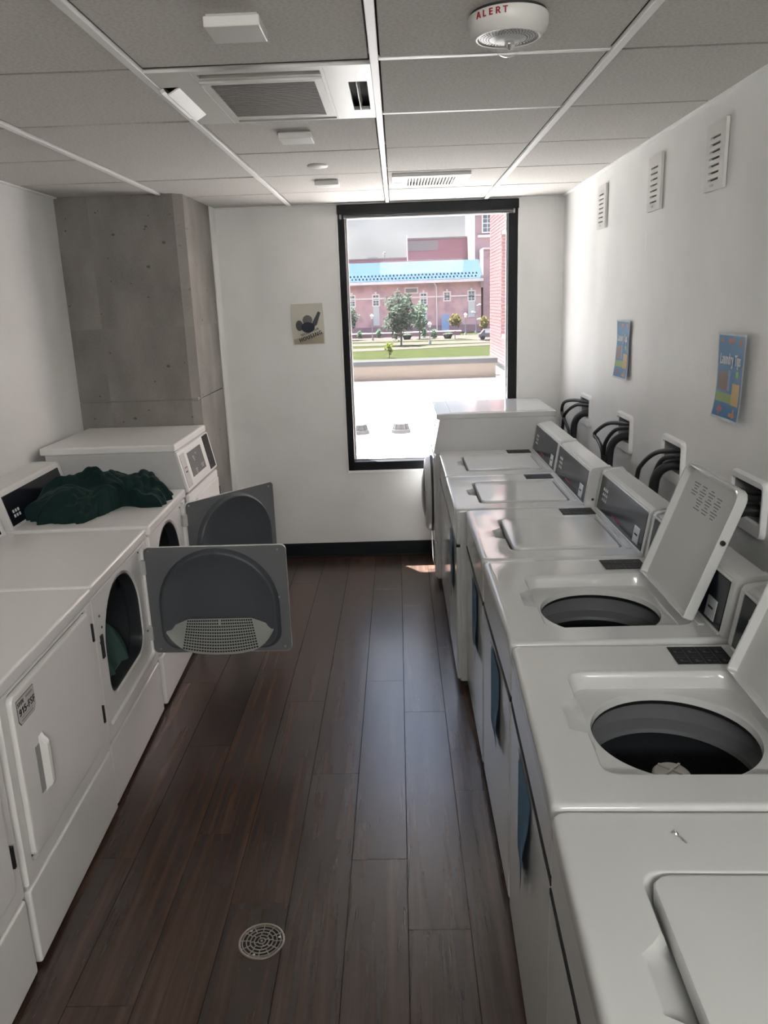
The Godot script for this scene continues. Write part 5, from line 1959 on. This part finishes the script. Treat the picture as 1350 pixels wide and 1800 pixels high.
	prism(st, PackedVector2Array([Vector2(0.7, 3.82), Vector2(0.7, 3.98), Vector2(-5.0, 6.35), Vector2(-6.4, 5.7), Vector2(-6.4, 3.8)]), -24.0, 10.35, Transform3D(Basis(Vector3(0, 0, 1), Vector3(0, 1, 0), Vector3(1, 0, 0)), Vector3.ZERO))
	part("roof", st, mats.roof_blue, H)
	st = mb()
	box(st, Vector3(-24, 3.62, 0.0), Vector3(10.35, 3.94, 0.82))
	part("gutter", st, mats.stone_light, H)
	st = mb()
	for r in 2:
		for k in 74:
			var x := -22.0 + 0.43 * k + 0.2 * r
			var zz := 0.15 - 0.85 * r
			var yy := 3.98 + (0.7 - zz) * (2.37 / 5.7)
			box(st, Vector3(x, yy, zz - 0.06), Vector3(x + 0.16, yy + 0.16, zz + 0.06))
	tag(part("snow_guard", st, mats.snow_guard, H), "", "", "", "stuff")
	cuboid("stone_band", Vector3(-24, 1.95, 0.0), Vector3(10.15, 2.12, 0.06), mats.stone_light, H)
	cuboid("plinth_course", Vector3(-24, GROUND, 0.0), Vector3(10.15, GROUND + 0.9, 0.08), mats.brick_plum, H)
	for q in [[-11.4, -10.7], [-8.5, -7.8], [-5.65, -4.94], [-2.78, -2.06], [2.9, 3.66]]:
		far_window(H, q[0], q[1], 1.22, 2.46, -1.1, 0.0)
	far_window(H, 5.72, 6.44, 1.55, 2.5, 1.55, 0.0)
	far_window(H, 8.60, 9.38, 1.45, 2.55, -0.48, 0.0)
	var lv := pivot("louvre", H, Vector3(1.84, 2.83, 0.0))
	st = mb()
	holed(st, -0.80, 0.80, -0.36, 0.36, 0.0, 0.12, [[-0.68, 0.68, -0.24, 0.24]], on_xy)
	part("louvre_frame", st, mats.stone_light, lv)
	for k in 5:
		cuboid("slat", Vector3(-0.7, -0.22 + 0.095 * k, 0.01), Vector3(0.7, -0.16 + 0.095 * k, 0.06), mats.lamp_metal, lv)
	cuboid("door", Vector3(5.40, GROUND, 0.0), Vector3(6.28, -0.05, 0.10), mats.far_door, H)
	st = mb()
	tube(st, PackedVector3Array([Vector3(4.5, 3.65, 0.5), Vector3(4.81, 3.2, 0.15), Vector3(4.81, GROUND, 0.15)]), 0.07, 6)
	part("downspout", st, mats.far_white, H)
	cuboid("gable_scroll", Vector3(10.0, 2.9, 0.0), Vector3(10.42, 4.3, 0.5), mats.brick_pink, H)
	# blocks behind
	var B := thing("brick_block", "flat roofed plum coloured brick block rising behind the blue roof", "building", Vector3(0, 0, -110))
	cuboid("wall", Vector3(1.80, GROUND, -14.0), Vector3(10.03, 9.85, 0.0), mats.brick_plum, B)
	cuboid("roof_edge", Vector3(1.80, 9.80, -14.0), Vector3(10.03, 10.0, 0.10), mats.lamp_metal, B)
	cuboid("upper_band", Vector3(1.80, 8.3, 0.0), Vector3(6.0, 9.6, 0.04), mats.lamp_metal, B)
	st = mb()
	tube(st, PackedVector3Array([Vector3(1.72, 5.0, 0.1), Vector3(1.72, 10.4, 0.1)]), 0.09, 6)
	part("downspout", st, mats.far_white, B)
	var C := thing("low_block", "low brick block with roof pipes seen left behind the blue roof", "building", Vector3(0, 0, -112))
	cuboid("wall", Vector3(-26.0, GROUND, -10.0), Vector3(1.79, 7.45, 0.0), mats.brick_plum, C)
	cuboid("roof_edge", Vector3(-26.0, 7.45, -10.0), Vector3(1.79, 7.62, 0.1), mats.lamp_metal, C)
	st = mb()
	lathe(st, [[0.16, 7.5], [0.16, 8.2], [0.24, 8.25], [0.20, 8.5], [0.0, 8.55]], Transform3D(Basis.IDENTITY, Vector3(-1.5, 0, -2)), 10)
	part("chimney", st, mats.lamp_metal, C)
	cuboid("roof_unit", Vector3(-4.0, 7.75, -3.0), Vector3(-2.4, 7.95, -1.5), mats.lamp_metal, C)
	var T := thing("corner_tower", "pink brick tower with a stone ledge at the right end of the blue roof", "building", Vector3(0, 0, -99))
	cuboid("wall", Vector3(10.05, GROUND, -14.0), Vector3(24, 18.0, 0.0), mats.brick_pink, T)
	cuboid("lower_wing", Vector3(10.6, GROUND, 0.0), Vector3(24, 7.3, 4.6), mats.brick_far, T)
	cuboid("ledge", Vector3(10.4, 9.0, 0.0), Vector3(24, 9.25, 0.5), mats.stone_light, T)
	cuboid("ledge", Vector3(10.6, 7.3, 0.0), Vector3(24, 7.5, 4.8), mats.stone_light, T)
	cuboid("cornice", Vector3(10.04, 12.0, 0.0), Vector3(24, 12.3, 0.4), mats.stone_light, T)
	far_window(T, 11.0, 12.2, 9.6, 11.7, 9.6, 0.0)
	# planting and street things
	tree("street_tree", "large green tree standing alone in front of the brick hall", Vector3(0.36, GROUND, -66.8), Vector3(0.0, 2.75, 0), Vector3(1.62, 2.15, 1.6), 2600, 0.15, mats.leaf_green, 3, 0.09)
	tree("street_tree", "green tree half cut by the left window frame in front of the hall", Vector3(-5.2, GROUND, -80.0), Vector3(0.0, 2.3, 0), Vector3(1.35, 1.6, 1.3), 1500, 0.16, mats.leaf_green, 9, 0.09)
	tree("street_tree", "smaller dark tree behind the right side of the large tree", Vector3(2.3, GROUND, -78.0), Vector3(0.0, 2.2, 0), Vector3(1.0, 1.7, 1.0), 900, 0.16, mats.leaf_dark, 19, 0.08)
	tree("golden_tree", "small round tree with yellow leaves in front of the blue door", Vector3(5.80, GROUND, -76.0), Vector3(0.05, 1.85, 0), Vector3(0.74, 0.72, 0.7), 900, 0.12, mats.leaf_gold, 5, 0.05)
	tree("golden_tree", "small yellowish tree at the edge of the brick wing", Vector3(8.95, GROUND, -78.0), Vector3(0.0, 1.4, 0), Vector3(0.55, 0.8, 0.5), 500, 0.12, mats.leaf_gold, 15, 0.05)
	tree("sapling", "bright yellow green sapling on the lawn just past the parapet", Vector3(-0.60, GROUND, -51.8), Vector3(0.0, 0.7, 0), Vector3(0.30, 0.5, 0.3), 120, 0.12, mats.leaf_lime, 25, 0.03)
	var cones := [[3.80, -77.5, 1.1, "dark cone shaped shrub right of the large tree"], [2.85, -80.5, 1.3, "dark shrub close beside the street lamp behind the large tree"], [-4.1, -83.6, 1.0, "small dark cone shrub at the left end of the low wall"], [-2.0, -83.6, 1.2, "small dark cone shrub under the second hall window"]]
	for i in 4:
		var q: Array = cones[i]
		tree("cone_shrub", q[3], Vector3(q[0], GROUND, q[1]), Vector3(0, q[2] * 0.45, 0), Vector3(0.34, q[2] * 0.55, 0.34), 260, 0.11, mats.leaf_dark, 40 + i, 0.03)
	for q in [[1.02, -77.8, "round stone planter at the foot of the large tree"], [5.15, -76.9, "round stone planter under the small yellow tree"]]:
		var pl := thing("planter", q[2], "planter", Vector3(q[0], GROUND, q[1]))
		st = mb()
		lathe(st, [[0.30, 0.0], [0.50, 0.42], [0.54, 0.44], [0.52, 0.5], [0.46, 0.48], [0.40, 0.40], [0.0, 0.38]], Transform3D.IDENTITY, 16)
		part("bowl", st, mats.vent_grey, pl)
		foliage(pl, Vector3(0, 0.5, 0), Vector3(0.42, 0.16, 0.42), 120, 0.10, mats.leaf_dark, 61)
	lamp_post("street lamp in front of the second hall window", Vector3(-2.53, GROUND, -78.0), 2.5, false)
	lamp_post("short street lamp right of the large tree", Vector3(2.95, GROUND, -67.6), 1.8, false)
	lamp_post("street lamp between the yellow tree and the tall pole", Vector3(7.55, GROUND, -84.0), 2.2, false)
	lamp_post("tall pole with several lamp heads near the brick wing", Vector3(9.1, GROUND, -88.0), 4.1, true)
	var lw := thing("low_wall", "low brick retaining wall with pale coping in front of the hall", "wall", Vector3(0, GROUND, -84.5))
	cuboid("wall", Vector3(-20, 0, -0.3), Vector3(7.0, 0.42, 0.3), mats.brick_plum, lw)
	cuboid("coping", Vector3(-20, 0.42, -0.4), Vector3(7.1, 0.52, 0.4), mats.stone_light, lw)
	var car := thing("car", "dark car parked at the edge of the brick wing", "car", Vector3(8.9, GROUND + 0.03, -72.5))
	st = mb()
	prism(st, PackedVector2Array([Vector2(-1.1, 0.25), Vector2(1.1, 0.25), Vector2(1.1, 0.55), Vector2(0.6, 0.62), Vector2(0.35, 0.95), Vector2(-0.6, 0.95), Vector2(-0.9, 0.60), Vector2(-1.1, 0.55)]), -0.45, 0.45)
	part("body", st, mats.car_dark, car)
	for x in [-0.7, 0.7]:
		for z in [-0.42, 0.42]:
			st = mb()
			lathe(st, [[0.0, -0.07], [0.2, -0.07], [0.2, 0.07], [0.0, 0.07]], Transform3D(Basis(Vector3.RIGHT, PI / 2), Vector3(x, 0.2, z)), 12)
			part("wheel", st, mats.rubber, car)
	st = mb()
	box(st, Vector3(-0.5, 0.64, 0.44), Vector3(0.3, 0.90, 0.46))
	part("side_window", st, mats.far_white, car)
